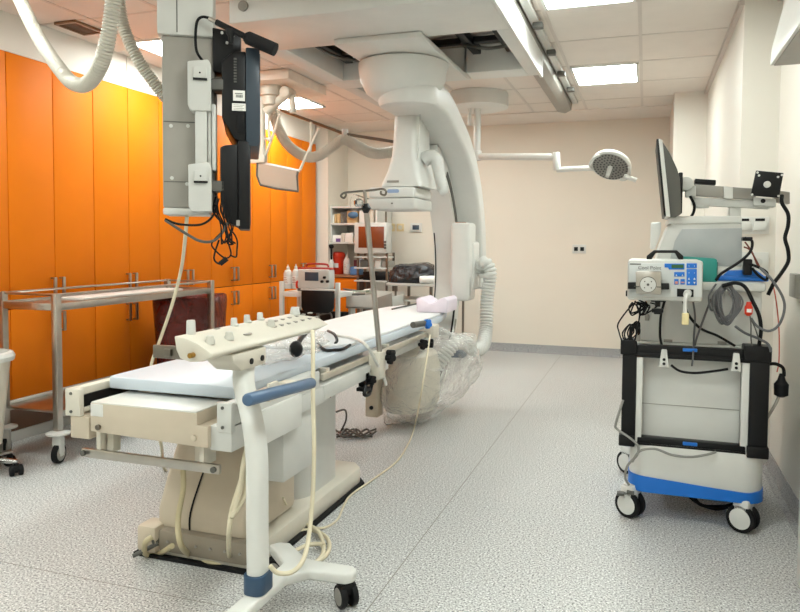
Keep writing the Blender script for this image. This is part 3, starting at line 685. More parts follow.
# desk: wedge section swept along the table
sec = [(-1.46, 1.036), (-1.42, 1.032), (-1.37, 1.016), (-1.335, .998), (-1.316, .985), (-1.316, .973), (-1.35, .958), (-1.40, .953), (-1.438, .962), (-1.452, .99)]
f = MB(); b = bmesh.new(); rings = []
for y, k in ((1.95, 0), (2.72, 0), (2.84, 1)):
    rings.append([b.verts.new((u, y+(-.09 if k and u < -1.4 else 0), v+(.012 if k and v < .98 else 0))) for u, v in sec])
for a, d in zip(rings, rings[1:]):
    n = len(a)
    for i in range(n): b.faces.new((a[i], a[(i+1) % n], d[(i+1) % n], d[i]))
b.faces.new(rings[0][::-1]); b.faces.new(rings[-1])
bmesh.ops.recalc_face_normals(b, faces=b.faces); bmesh.ops.bevel(b, geom=[e for e in b.edges if e.calc_face_angle(0) > .35], offset=.005, segments=2, profile=.5, affect='EDGES')
f.add(b); dk = obj('desk', f, cream_m, t)
f = MB(); q = at(193, 358, Y=1.92); f.cyl((-1.385, 1.93, .978), (-1.385, 1.952, .978), .009, n=14); obj('connector', f, mat('brass', '#a8803c', .3, .8), dk)
def ztop(x): 
    for (u, v), (u2, v2) in zip(sec, sec[1:]):
        if u <= x <= u2: return v+(v2-v)*(x-u)/(u2-u)
    return 1.0
def on_desk(px, py):
    lo, hi = .97, 1.04
    for _ in range(30):
        z = (lo+hi)/2; p = at(px, py, Z=z)
        if p.x < -1.46 or z < ztop(min(p.x, -1.317)): lo = z
        else: hi = z
    return p
for i, (px, py, k) in enumerate([(191, 334, 1), (210, 343, 2), (229, 339, 2), (234, 326, 0), (247, 322.5, 0), (260, 320, 0), (271, 326, 2), (295, 314, 3)]):
    p = on_desk(px, py); f = MB()
    if k == 1: f.lathe(p, [(.014, -.003), (.016, 0), (.0145, .042), (.013, .047)], n=20)
    elif k == 3: f.lathe(p, [(.02, -.003), (.023, 0), (.019, .027), (.016, .031)], n=20)
    elif k == 0: f.lathe(p, [(.012, -.003), (.013, 0), (.0115, .026), (.010, .03)], n=18); f.sph(p+Vector((.008, 0, .004)), .011, (1.2, 1, .7), 10)
    else: f.lathe(p, [(.017, -.004), (.017, .008), (.013, .016), (.013, .022), (.01, .026)], n=18)
    obj('joystick' if k != 2 else 'dial', f, lgrey_m if k != 2 else mat('dial_grey', '#c0beb4', .4), dk)
f = MB()
for i in range(14):
    p = on_desk(268+(i % 7)*7+(i//7)*6, 322.5-(i % 7)*1.6+(i//7)*4); f.bx(p.x-.008, p.x+.008, p.y-.01, p.y+.01, p.z-.004, p.z+.0025, .001)
obj('keypad', f, grey_m, dk, kind='stuff')
f = MB(); p = on_desk(247, 334); f.lathe(p, [(.02, -.002), (.02, .0025)], n=24, sx=.7, sy=1.2); p = on_desk(217, 329); f.bx(p.x-.006, p.x+.006, p.y-.012, p.y+.012, p.z-.004, p.z+.003); obj('symbol_plate', f, grey_m, dk)
# bar holding the desk clamp on the far side of the table
f = MB(); f.bx(-1.60, -1.45, 2.02, 2.035, .945, .99, .003); f.bx(-1.55, -1.52, 2.01, 2.021, .955, .98, .003); obj('mounting_bar', f, darkst_m, t)
# trailing cable of the desk
f = MB(); f.tube([at(312.5, 331, X=-1.3), at(313, 350, X=-1.27), at(313, 400, X=-1.23), at(314, 440, X=-1.2), at(313, 490, X=-1.18), at(309, 535, X=-1.16), at(303, 560, X=-1.12), at(292, 572, X=-1.14), at(278, 573, X=-1.18), at(270, 566, X=-1.2)], .0085)
tag(obj('desk_cable', f, cable_m), 'cream cable hanging from the far end of the control desk down to its foot', 'cable')
f = MB(); zc = .012
f.tube([at(280, 563, Z=zc), at(290, 568, Z=zc), at(314, 563, Z=zc), at(328, 552, Z=zc), at(327, 538, Z=zc+.01), at(310, 530, Z=zc), at(288, 536, Z=zc), at(282, 545, Z=zc), at(290, 552, Z=zc+.018), at(308, 545, Z=zc+.018), at(322, 545, Z=zc+.018), at(322, 556, Z=zc), at(308, 567, Z=zc), at(300, 566, Z=zc), at(284, 556, Z=zc+.02), at(279, 540, Z=zc+.02), at(288, 526, Z=zc+.01), at(304, 524, Z=zc+.01), at(318, 531, Z=zc+.02), at(324, 546, Z=zc+.02)], .0095)
tag(obj('coiled_cable', f, cable_m, angle=80), 'loose coil of cream cable on the floor behind the control stand foot', 'cable')
f = MB(); f.tube([at(247, 447, X=-1.36), at(243, 466, X=-1.36), at(240, 490, X=-1.37), at(234, 512, X=-1.38), at(232, 516, X=-1.38), at(240, 505, X=-1.37), at(246, 488, X=-1.37), at(245, 462, X=-1.36), at(241, 480, X=-1.38), at(232, 510, X=-1.4), at(229, 535, X=-1.4), at(230, 560, Z=.012), at(240, 567, Z=.012), at(252, 561, Z=.012)], .0095)
tag(obj('hanging_cable', f, cable_m, angle=80), 'cream cable looped down beside the white control stand column', 'cable')
f = MB(); f.tube([at(183, 470, Y=2.42), at(183, 490, Y=2.4), at(178, 520, Y=2.38), at(181, 545, Y=2.36), at(192, 556, Z=.013), at(210, 563, Z=.013), at(232, 563, Z=.013), at(245, 562, Z=.013)], .012)
tag(obj('floor_cable', f, mat('tan_cable', '#c2b592', .5), angle=80), 'thick tan cable running down the table pedestal to the floor', 'cable')
f = MB(); f.tube([at(152, 537, Y=2.4), at(145, 543, Y=2.38), at(146, 554, Z=.016), at(160, 553, Z=.016), at(172, 546, Y=2.4)], .012)
tag(obj('cable_loop', f, mat('tan_cable', '#c2b592', .5), angle=80), 'short tan cable loop at the left corner of the table base', 'cable')
f = MB(); f.tube([at(283, 498, X=-1.44), at(291, 512, Z=.02), at(305, 524, Z=.012), at(322, 528, Z=.008), at(337, 520, Z=.008), at(344, 505, Z=.008), at(352, 494, Z=.008), at(375, 478, Z=.008), at(398, 460, Z=.008), at(410, 440, Z=.008), at(415, 425, Z=.02)], .0055)
f.tube([at(415, 425, Z=.02), Vector(at(421, 395, X=-1.28)), Vector(at(428, 350, X=-1.3)), Vector(at(430, 335, X=-1.33))], .0055)
tag(obj('thin_cable', f, cable_m, angle=80), 'thin cream cord from the rail clamp trailing along the floor to the table base', 'cable')
f = MB()
for k in range(5):
    pts = [at(337+3*math.sin(k*2.1+j)+j*6, 433+4*math.cos(k*1.7+j*1.3), Z=.012+.005*k) for j in range(7)]; f.tube(pts, .007)
f.tube([at(336, 412, Y=4.5), at(345, 410, Y=4.5), at(346, 420, Y=4.5), at(341, 431, Z=.015)], .007)
tag(obj('floor_cables', f, mat('dark_cable', '#4a4741', .5), angle=80), 'heap of dark cables on the floor beneath the table', 'cable')

# ------------------------------------------------------------------ monitor boom hung from the ceiling
YB_ = 2.75
TH = math.radians(31); PIV = at(250, 150, Y=2.69); EX = Vector((math.cos(TH), math.sin(TH), 0)); EY = Vector((-math.sin(TH), math.cos(TH), 0))
def atl(px, py, Y=YB_):
    """pixel to the boom's own axes: a plane Y = const that is turned with the boom"""
    d = R_*((px-CX)/FPX)+U_*((CY-py)/FPX)+F_; o = PIV+EY*(Y-PIV.y)
    h = EYE+d*((o-EYE).dot(EY)/d.dot(EY)); r = h-PIV
    return Vector((PIV.x+r.dot(EX), PIV.y+r.dot(EY), h.z))
def to_world(p): r = Vector(p)-PIV; return Vector((PIV.x, PIV.y, 0))+EX*r.x+EY*r.y+Vector((0, 0, p[2]))
def turn(t): t.location = to_world(t.location); t.rotation_euler.z = TH
def X_(px, Y=YB_): return atl(px, 150, Y).x
def Z_(py, px=200, Y=YB_): return atl(px, py, Y).z
t = thing('monitor_boom', 'tall grey ceiling column that carries the two black monitors', 'monitor boom', (-2.0, 2.9, Z_(218)))
x0, x1, xs_ = X_(162), X_(217), X_(197)
zt, zj, zb = H-.002, Z_(36), Z_(215)
f = MB(); f.bx(X_(158), X_(214), YB_, 3.0, zj, zt, .008); up = obj('upper_column', f, lgrey_m, t)
f = MB(); xm = X_(178); f.bx(xm-.002, xm+.002, YB_-.002, YB_+.002, zj+.01, zt-.01); obj('panel_joint', f, dgrey_m, up)
f = MB(); f.bx(x0, X_(215), YB_+.02, 2.99, zb+.03, zj, .008); lc = obj('lower_column', f, grey_m, t)
f = MB(); f.bx(x0, xs_+.05, YB_+.01, 2.985, zb, zb+.03, .008); obj('bottom_cap', f, lgrey_m, lc)
f = MB(); zz = Z_(122); f.bx(x0+.005, X_(213), YB_+.017, YB_+.021, zz-.0015, zz+.0015); zz = Z_(182); f.bx(x0+.005, X_(213), YB_+.017, YB_+.021, zz-.0015, zz+.0015); obj('panel_joint', f, dgrey_m, lc)
f = MB()
for px, py in ((171, 126), (188, 126), (172, 178), (187, 184)): q = atl(px, py, Y=YB_+.02); f.cyl((q.x, q.y-.004, q.z), (q.x, q.y+.004, q.z), .008, n=12)
obj('screw', f, lgrey_m, lc)
# brackets that hold the monitors
yb0 = YB_-.06
for za, zb2, nm in ((Z_(65), Z_(113), 'a'), (Z_(166), Z_(212), 'b')):
    xa, xb = X_(188, yb0), X_(211.5, yb0)
    f = MB(); f.prism([(xa, za), (xb-.012, za+.012), (xb, za-.01), (xb, zb2), (xa+.012, zb2), (xa, zb2+.02)], 'Y', yb0, YB_+.1, .005); br = obj('bracket', f, lgrey_m, t)
    f = MB(); q = X_(194, yb0-.01), X_(207, yb0-.01); f.bx(q[0], q[1], yb0-.018, yb0, za-.07, za-.025, .003); obj('lock_block', f, lgrey_m, br)
    f = MB(); f.bx(q[0]-.002, q[1]+.002, yb0-.012, yb0+.001, za-.078, za-.07); f.cyl(((q[0]+q[1])/2, yb0-.02, za-.05), ((q[0]+q[1])/2, yb0-.017, za-.05), .004, n=10); obj('lock_shadow_gap', f, black_m, br)
    f = MB(); f.bx(xb-.01, X_(224, yb0), yb0+.01, YB_+.06, za-.11, za-.065, .003); obj('support_bar', f, dgrey_m, br)
f = MB(); f.bx(X_(195, yb0), X_(207, yb0), yb0+.01, YB_+.02, Z_(168), Z_(110), .004); f.bx(X_(207.5, yb0), X_(211, yb0), yb0+.03, YB_+.02, Z_(170), Z_(112), .003); f.bx(X_(211.5, yb0), X_(216, yb0), yb0+.02, YB_+.05, Z_(171), Z_(105), .006); obj('lift_rail', f, lgrey_m, t)
boom_t = t
# the two monitors, seen edge-on, back towards the boom
def monitor(label, pxb, py0, py1, bezel, pw):
    xf, xk, xr = X_(pxb[2], yb0), X_(pxb[1], yb0), X_(pxb[0], yb0); za, zb3 = Z_(py0), Z_(py1)
    t = thing('monitor', label, 'monitor', ((xf+xk)/2, yb0+.2, zb3), 'monitors on the grey boom')
    f = MB(); f.bx(xk, xf, yb0, yb0+.52, zb3, za, .006); obj('bezel', f, bezel, t)
    f = MB(); f.prism([(xk, za-.015), (xk-.055, za-.02), (xr, za-.06 if pw else za-.03), (xr, zb3+.12), (xk-.05, zb3+.03), (xk, zb3+.01)], 'Y', yb0+.01, yb0+.51, .006); bk = obj('back_shell', f, black_m, t)
    f = MB(); f.bx(xf-.001, xf+.002, yb0+.02, yb0+.5, zb3+.02, za-.02); obj('screen', f, screen_m, t)
    return t, bk, (xf, xk, xr, za, zb3)
mt, bk, (xf, xk, xr, za, zb3) = monitor('black monitor with a slate edge, upper one of the two on the grey boom', (222, 246, 260), 48, 146, slate_m, True)
f = MB(); q0 = atl(233, 90, Y=yb0+.005); q1 = atl(245, 101, Y=yb0+.005); f.bx(q0.x, q1.x, yb0+.0075, yb0+.0105, q1.z, q0.z); lb = obj('sticker', f, paper_m, bk)
f = MB(); rng = random.Random(5); x = q0.x+.012
while x < q1.x-.012:
    wv = rng.choice((.0012, .002, .003)); f.bx(x, x+wv, yb0+.0065, yb0+.0076, q1.z+.014, q1.z+.026); x += wv+rng.choice((.0015, .0022))
f.bx(q0.x+.008, q1.x-.01, yb0+.0065, yb0+.0076, q0.z-.015, q0.z-.012)
obj('barcode', f, dgrey_m, bk)
f = MB(); q0 = atl(232, 103, Y=yb0+.005); q1 = atl(246, 111, Y=yb0+.005); f.bx(q0.x, q1.x, yb0+.0075, yb0+.0105, q1.z, q0.z); obj('sticker', f, paper_m, bk)
f = MB()
for k in range(4): f.bx(q0.x+.006, q1.x-.008-.006*(k % 2), yb0+.0065, yb0+.0076, q0.z-.008-.007*k, q0.z-.006-.007*k)
obj('sticker_print', f, grey_m, bk)
f = MB(); q = atl(240, 124, Y=yb0+.005); f.bx(q.x-.014, q.x+.014, yb0+.006, yb0+.0102, q.z-.04, q.z+.04, .003); obj('button_recess', f, rubber_m, bk)
f = MB()
for k in range(9): z = za-.05-.012*k; f.bx(xk-.05, xk-.048+.01, yb0+.005, yb0+.0105, z-.003, z+.003)
obj('vent_grille', f, dgrey_m, bk)
mt2, bk2, g2 = monitor('black monitor, lower one of the two on the grey boom, cables hanging below it', (220, 238, 250), 141, 229, black_m, False)
f = MB(); q = atl(241, 223, Y=yb0); f.bx(q.x-.02, q.x-.005, yb0-.003, yb0+.002, q.z-.012, q.z+.012); obj('port', f, grey_m, mt2)
# camera body and microphone on top of the boom
t = thing('speaker_box', 'black box with white screws behind the microphone above the monitors', 'box', atl(226, 72, Y=2.8))
f = MB(); P = [atl(x, y, Y=2.75) for x, y in ((212, 27), (241, 33), (241, 52), (231, 62), (226, 74), (213, 71))]; f.prism([(p.x, p.z) for p in P], 'Y', 2.75, 2.87, .006); bb = obj('case', f, black_m, t)
f = MB()
for px, py in ((222, 33), (233.5, 36), (227, 43)): q = atl(px, py, Y=2.75); f.cyl((q.x, 2.742, q.z), (q.x, 2.752, q.z), .006, n=10)
obj('screw', f, white_m, bb)
f = MB(); q = atl(227, 90, Y=2.8); P = [atl(x, y, Y=2.8) for x, y in ((228, 72), (232, 62), (232, 88), (222, 90))]
for k in range(4): q = atl(216+2.2*k, 84, Y=2.78); f.tube([q+Vector((0, 0, .03)), q+Vector((.01, 0, 0)), q+Vector((.02, 0, -.03))], .006)
obj('corrugated_lead', f, grey_m, t)
box_t = t
t = thing('microphone', 'black shotgun microphone with foam cover clipped above the monitors', 'microphone', atl(245, 32, Y=2.68))
m0, m1, m2 = atl(216, 22, Y=2.70), atl(246, 37, Y=2.66), atl(276, 50, Y=2.62)
f = MB(); f.cyl(m0, m1.lerp(m0, -.1), .013, n=16, bev=.003); obj('body', f, black_m, t)
f = MB(); f.tube([m1.lerp(m2, -.05), m1.lerp(m2, .12), m1.lerp(m2, .5), m1.lerp(m2, .9), m2], .0, n=18, sub=5, rad=lambda i, N: (.014+.014*min(1, i/4)) if i < N-3 else .028-.005*(i-N+3)); obj('foam_cover', f, mat('foam_black', '#121214', .95, bump=.4, scale=40), t, angle=70)
f = MB(); f.cyl(atl(209, 18.5, Y=2.71), m0, .009, n=14, bev=.002); obj('plug', f, steel_m, t)
f = MB(); f.tube([atl(209, 18, Y=2.71), atl(202, 17, Y=2.72), atl(197, 22, Y=2.73), atl(195.5, 38, Y=2.735), atl(197, 52, Y=2.735), atl(203, 61, Y=2.74)], .006); obj('lead', f, rubber_m, t)
f = MB(); f.lathe(m0.lerp(m1, .5)-Vector((0, 0, .03)), [(.008, -.03), (.012, 0), (.02, .012), (.02, .03)], n=14); obj('clip', f, black_m, t)
for q in (boom_t, mt, mt2, box_t, t): turn(q)
# dangling cables
Yc = 2.72
def W(l, Y=Yc): return [to_world(atl(x, y, Y)) for x, y in l]
f = MB(); f.tube(W([(165, 219), (178, 224), (198, 225), (208, 221), (214, 214), (217, 205)]), .005)
tag(obj('boom_cable', f, rubber_m, angle=80), 'upper one of two black cables sagging from the foot of the grey column', 'cable')
f = MB(); f.tube(W([(165, 220), (185, 233), (200, 241), (213, 241), (222, 233), (228, 222)]), .006)
tag(obj('boom_cable', f, dgrey_m, angle=80), 'lower, longer cable sagging from the foot of the grey column to the monitors', 'cable')
f = MB(); rng = random.Random(11)
for k in range(11):
    a = 214+rng.random()*16; e = 218+rng.random()*14; f.tube(W([(a, 195+rng.random()*12), (a+rng.uniform(-3, 4), 212), (e+rng.uniform(-4, 4), 226), (e, 234+rng.random()*8), (e+rng.uniform(-6, 6), 242+rng.random()*4)], Yc-.05+.01*k), .0032)
f.tube(W([(222, 232), (212, 243), (215, 250), (225, 258), (231, 254), (228, 240), (232, 232), (237, 240), (237, 250), (236, 257), (230, 255)]), .0035)
f.tube(W([(219, 240), (214, 258), (220, 264), (226, 260)]), .004); f.cyl(*W([(220, 264), (227, 258.5)]), .011)
tag(obj('cable_tangle', f, rubber_m, angle=80), 'tangle of thin black cables dangling under the lower monitor', 'cables', kind='stuff')
f = MB(); f.tube([at(187, 216, Y=2.68), at(185, 240, Y=2.75), at(181, 270, Y=3.0), at(172, 305, Y=3.02), at(160, 340, Y=3.05), at(152, 362, Y=3.05), at(150, 380, Y=3.05), at(148, 420, Y=3.05), at(160, 440, Y=3.05), at(165, 470, Z=.01), at(180, 472, Z=.01)], .0085)
tag(obj('cream_lead', f, cable_m, angle=80), 'long cream lead hanging from the grey column down behind the table', 'cable')
# thick ribbed hoses at top left
f = MB(); f.hose([Vector((at(5, -40, Y=3.0).x, 3.0, 2.8)), at(8, -25, Y=3.0), at(22, 4, Y=2.98), at(40, 40, Y=2.93), at(62, 72, Y=2.82), at(75, 84, Y=2.74), at(88, 83, Y=2.68), at(100, 66, Y=2.62), at(108, 38, Y=2.58), at(113, 4, Y=2.56), at(115, -25, Y=2.55), Vector((at(116, -40, Y=2.55).x, 2.55, 2.8))], .036, .015)
tag(obj('ribbed_hose', f, hose_m, angle=80), 'thick ribbed grey hose hanging in a U at the top left', 'hose', 'ribbed hoses by the grey column')
f = MB(); f.hose([Vector((at(116, -30, Y=2.9).x, 2.9, 2.8)), at(119, 0, Y=2.9), at(124, 28, Y=2.92), at(137, 58, Y=2.95), at(152, 80, Y=3.0), at(166, 98, Y=3.05), at(175, 106, Y=3.06)], .032, .014)
tag(obj('ribbed_hose', f, hose_m, angle=80), 'ribbed grey hose slanting down behind the grey monitor column', 'hose', 'ribbed hoses by the grey column')
# ------------------------------------------------------------------ radiation shield arm behind the monitors
YS = 5.62
def S(px, py, Y=YS): return at(px, py, Y=Y)
t = thing('shield_arm', 'pale ceiling-mounted arm carrying the hanging shield right of the monitors', 'ceiling arm', (-3.05, 5.6, 2.1))
f = MB(); f.bx(-3.3, -2.87, 5.4, 6.15, 2.72, 2.805, .008); obj('ceiling_plate', f, mat('plate_cream', '#e0d4c6', .5), t)
q = S(271, 96)
f = MB(); f.lathe((q.x, YS, 0), [(.05, q.z-.09), (.075, q.z-.08), (.075, q.z-.01), (.1, q.z), (.1, 2.73)], n=24); obj('hub', f, cream_m, t)
f = MB(); f.tube([S(266, 112), S(275, 104), S(283, 97), S(288, 93)], .04, n=12); f.cyl(S(288, 93)+Vector((0, -.07, 0)), S(288, 93)+Vector((0, .07, 0)), .05, bev=.01); f.cyl(S(292, 95), S(293, 113), .024, .03); obj('spring_arm', f, cream_m, t)
f = MB(); f.tube([S(262, 92), S(262, 130), S(263, 162)], .032, n=12, sub=3); f.bx(S(250, 157).x, S(266, 157).x, YS-.03, YS+.03, S(262, 163).z, S(262, 155).z, .006); obj('hanger_pole', f, cream_m, t)
f = MB(); f.tube([S(270, 107), S(268.5, 125), S(270, 139)], .012); f.tube([S(280, 114), S(274, 132), S(264, 160)], .012); f.tube([S(258, 138), S(269, 139)], .011); f.sph(S(269.5, 139.5), .022); obj('link_rod', f, cream_m, t)
t = thing('radiation_shield', 'small clear grey shield panel with a dark edge hanging right of the monitors', 'shield', S(280, 180))
Pn = [S(258, 163), S(298.5, 171.5), S(297.5, 176), S(298.5, 191.5), S(276, 188.5), S(261, 185), S(257.5, 176)]
f = MB(); f.prism([(p.x, p.z) for p in Pn], 'Y', YS-.012, YS+.012); obj('panel', f, mat('lead_glass', '#b5aea2', .25, var=.02, alpha=.8), t)
f = MB(); f.tube([p+Vector((0, -.012, 0)) for p in Pn[1:]+[Pn[0]]], .01, n=6, sub=0); obj('edge_seal', f, dgrey_m, t)
f = MB(); f.tube([S(257, 162), S(299.5, 171)], .013, sub=1); obj('top_rail', f, lgrey_m, t)
f = MB(); f.tube([S(300, 170), S(308, 152), S(319, 128)], .012); f.tube([S(311, 122), S(311, 142), S(310, 152)], .012); obj('hanger_rod', f, cream_m, t)
# rail on the ceiling with the thick ribbed hose
t = thing('hose_rail', 'thin steel rail with a sleeve that carries the drooping hose to the C-arm', 'rail', (-2.7, 6.2, 2.3))
R0, R1, R2 = Vector(S(281, 110, 6.2)), Vector(S(345, 134, 6.2)), Vector(S(420, 146, 6.2))
f = MB(); f.tube([R0, R1], .014, sub=1); f.tube([R1, R2], .014, sub=1); obj('rod', f, darkst_m, t)
f = MB(); f.cyl(R1+Vector((0, 0, -.05)), R1+Vector((0, 0, .045)), .03, bev=.006); obj('sleeve', f, lgrey_m, t)
f = MB(); f.hose([S(273, 112, 6.2), S(278, 128, 6.2), S(288, 145, 6.2), S(304, 156, 6.2), S(318, 156, 6.2), S(332, 147, 6.2), S(344, 139.5, 6.2), S(357, 146, 6.2), S(372, 153, 6.2), S(386, 153, 6.2), S(402, 150, 6.2), S(412, 146, 6.2)], .052, .018)
tag(obj('ribbed_hose', f, hose_m, angle=80), 'thick ribbed hose drooping in two waves between the shield arm and the C-arm', 'hose')

# ------------------------------------------------------------------ steel trolley on the left
t = thing('steel_trolley', 'long stainless steel instrument trolley in front of the orange cabinets', 'trolley', (-3.54, 4.13, 0))
xa, xb, ya, yb = -3.75, -3.33, 3.33, 4.93
for x in (xa, xb):
    for y in (ya, yb):
        f = MB(); f.bx(x-.021, x+.021, y-.021, y+.021, .2, 1.03, .004); lg = obj('leg', f, steel_m, t)
for x in (xa, xb):
    for y in (ya, yb):
        castor(t, x, y, .2, .06, .028, .25 if x == xb else .5, rubber_m, lgrey_m, grey_m, twin=False)
        f = MB(); f.lathe((x, y, 0), [(.04, .172), (.07, .178), (.07, .188), (.03, .2)], n=24); obj('bumper_disc', f, lgrey_m, t)
f = MB(); f.bx(xa-.015, xb+.015, ya-.015, yb+.015, .94, .955, .002); f.bx(xb-.0, xb+.018, ya, yb, .925, .97, .003); f.bx(xa-.018, xa, ya, yb, .925, .97, .003); f.bx(xa, xb, ya-.018, ya, .925, .97, .003); f.bx(xa, xb, yb, yb+.018, .925, .97, .003); obj('top_shelf', f, steel_m, t)
f = MB(); f.bx(xa, xb, ya, 4.42, .3, .315, .002); f.bx(xb-.012, xb+.012, ya, 4.42, .28, .318, .003); f.bx(xa-.012, xa+.012, ya, 4.42, .28, .318, .003); obj('bottom_shelf', f, steel_m, t)
f = MB(); f.bx(xa-.014, xa+.004, ya, 4.42, .319, .337, .003); obj('shelf_lip_glint', f, white_m, t)  # far lip of the steel shelf, white to stand for the light it catches
f = MB()
for x in (xa, xb): f.tube([(x, ya, 1.02), (x, yb, 1.02)], .008, sub=1)
for y in (ya, yb): f.tube([(xa, y, 1.02), (xb, y, 1.02)], .008, sub=1)
obj('guard_rail', f, steel_m, t)
f = MB(); f.bx(xa+.1, xb-.12, ya+.35, yb-.2, .956, .972, .004); tag(obj('white_tray', f, white_m), 'flat white panel lying on top of the steel trolley', 'tray')
# waste bin with dark red bag
t = thing('waste_bin', 'oval waste bin lined with a dark red plastic bag behind the steel trolley', 'bin', (-3.54, 5.03, 0))
f = MB(); f.lathe((-3.535, 4.98, 0), [(.10, .012), (.11, .03), (.122, .7), (.122, .84)], n=32, sy=2.9); obj('bin_body', f, mat('bin_brown', '#6d3a30', .4), t)
b = bmesh.new(); f = MB()
f.lathe((0, 0, 0), [(.12, .1), (.135, .3), (.14, .5), (.143, .7), (.147, .83), (.147, .88), (.14, .89), (.13, .87), (.125, .7)], n=64, sy=3.1, cap=False); b.free()
for v in f.bm.verts:
    p = v.co; k = noise.noise(Vector((p.x*7, p.y*4, p.z*3)))*.03+noise.noise(p*11)*.012
    l = math.hypot(p.x, p.y); v.co = Vector((p.x*(1+k/l), p.y*(1+k/l), p.z+k*.4))+Vector((-3.535, 4.97, 0))
obj('bag', f, redbag_m, t, angle=180)
# white bin on the left edge
t = thing('pedal_bin', 'white wheeled bin cut off by the left edge of the photo', 'bin', (-3.56, 3.06, 0))
f = MB(); f.lathe((-3.56, 3.0, 0), [(.095, .16), (.105, .18), (.15, .62), (.155, .66)], n=40); obj('bucket', f, cream_m, t)
f = MB(); f.lathe((-3.56, 3.0, 0), [(.15, .655), (.175, .66), (.18, .685), (.17, .705), (.15, .71), (.145, .66)], n=40); obj('rim', f, white_m, t)
f = MB(); f.lathe((-3.56, 3.0, 0), [(.10, .12), (.108, .125), (.108, .175), (.1, .18)], n=32); obj('holder_ring', f, darkst_m, t)
f = MB()
for k in range(5):
    a = 2*PI*k/5+.35; e = Vector((-3.56+.2*math.cos(a), 3.0+.2*math.sin(a), .08)); f.cyl((-3.56, 3.0, .1), e, .022, .014, n=12)
f.cyl((-3.56, 3.0, .09), (-3.56, 3.0, .14), .05); obj('star_base', f, chrome_m, t)
for k in range(5):
    a = 2*PI*k/5+.35; castor(t, -3.56+.195*math.cos(a), 3.0+.195*math.sin(a), .07, .028, .035, a+.6, rubber_m, black_m, black_m, dx=0)
f = MB(); f.tube([(-3.47, 2.93, .2), (-3.44, 2.92, .24), (-3.45, 2.93, .27), (-3.47, 2.95, .24)], .007); obj('ring_handle', f, darkst_m, t)

# ------------------------------------------------------------------ far corner: cart with defibrillator
Y1 = 6.6
def D(px, py, Y=Y1): return at(px, py, Y=Y)
t = thing('equipment_cart', 'white framed cart carrying the monitor unit and white bottles at the end of the cabinets', 'cart', (-3.28, 6.75, 0))
xl, xr = D(281, 300).x, D(337, 300).x
zs = D(292, 292).z
for x in (xl, xr):
    for y in (Y1+.02, Y1+.42):
        f = MB(); f.bx(x-.022, x+.022, y-.022, y+.022, .08, .93 if not (x == xr and y > Y1+.2) else zs-.03, .006); obj('leg', f, white_m, t)
        castor(t, x, y, .08, .035, .025, .3, rubber_m, lgrey_m, dx=0)
f = MB(); f.bx(xl, xr, Y1, Y1+.44, zs-.05, zs, .006); obj('shelf', f, white_m, t)
f = MB(); f.bx(xl, xr, Y1+.05, Y1+.44, .3, .33, .004); obj('shelf', f, white_m, t)
f = MB(); f.bx(xl+.03, xr-.03, Y1+.3, Y1+.38, .3, .6, .01); obj('dark_box', f, black_m, t)
def bottle(px, py0, py1, Y, r, label, m=white_m, grp='white bottles on the equipment cart', band=None):
    q = at(px, py0, Y=Y); tp = at(px, py1, Y=Y); h = tp.z-q.z
    t = thing('bottle', label, 'bottle', (q.x, Y, q.z), grp)
    f = MB(); f.lathe((q.x, Y, q.z), [(r*.92, 0), (r, h*.04), (r, h*.62), (r*.8, h*.74), (r*.32, h*.8)], n=24); obj('body', f, m, t)
    f = MB(); f.lathe((q.x, Y, q.z), [(r*.36, h*.795), (r*.36, h*.9), (r*.14, h*.92), (r*.12, h)], n=16); obj('cap', f, m, t)
    f = MB(); f.lathe((q.x, Y, q.z), [(r*1.01, h*.2), (r*1.015, h*.21), (r*1.015, h*.5), (r*1.01, h*.51)], n=24, cap=False); obj('label', f, band or paper_m, t)
    f = MB()
    for k in range(4): f.bx(q.x-r*.5, q.x+r*(.5-.12*k), Y-r*1.06, Y-r*1.0, q.z+h*(.24+.07*k), q.z+h*(.26+.07*k))
    obj('label_print', f, mat('print_red', '#9c5a50', .5), t)
    return t
bottle(288, 288.5, 264.5, Y1+.08, .045, 'white bottle with a nozzle, left one of two beside the monitor unit')
bottle(296, 288.5, 264, Y1+.1, .042, 'white bottle with a nozzle, between the left bottle and the monitor unit')
bottle(299.5, 289, 274, Y1+.06, .026, 'small white bottle touching the left side of the monitor unit')
t = thing('defibrillator', 'light grey patient monitor unit with a blue screen and red top on the cart', 'defibrillator', (D(317, 290).x, Y1, zs))
x0, x1 = D(302, 280).x, D(333, 280).x; z0, z1 = D(317, 288).z, D(317, 269).z
f = MB(); f.bx(x0, x1, Y1-.1, Y1+.05, z0, z1, .015); cs = obj('case', f, lgrey_m, t)
f = MB(); p0, p1 = D(305, 272, Y1-.1), D(318.5, 281, Y1-.1); f.bx(p0.x, p1.x, Y1-.106, Y1-.098, p1.z, p0.z, .003); obj('screen', f, screen_m, t)
f = MB()
for px, py in ((325, 277.5), (322.5, 281.5), (328, 281.5)): q = D(px, py, Y1-.1); f.cyl((q.x, Y1-.125, q.z), (q.x, Y1-.098, q.z), .014)
obj('dial', f, black_m, t)
f = MB(); f.bx(x0-.01, x1+.0, Y1-.08, Y1+.04, z1-.005, z1+.016, .006); f.tube([(x0+.05, Y1, z1+.02), (x0+.08, Y1, z1+.05), (x1-.08, Y1, z1+.05), (x1-.05, Y1, z1+.02)], .01); obj('red_top', f, mat('red_trim', '#a8322a', .4), t)
f = MB(); f.bx(x0-.012, x1+.005, Y1-.085, Y1+.04, z0-.03, z0, .006); obj('dock', f, dgrey_m, t)
f = MB(); f.tube([(x0-.0, Y1-.02, z0+.05), (x0-.04, Y1-.03, z0+.06), (x0-.045, Y1-.02, z0+.0), (x0-.0, Y1-.0, z0+.02)], .012); obj('paddle', f, red_m, t)
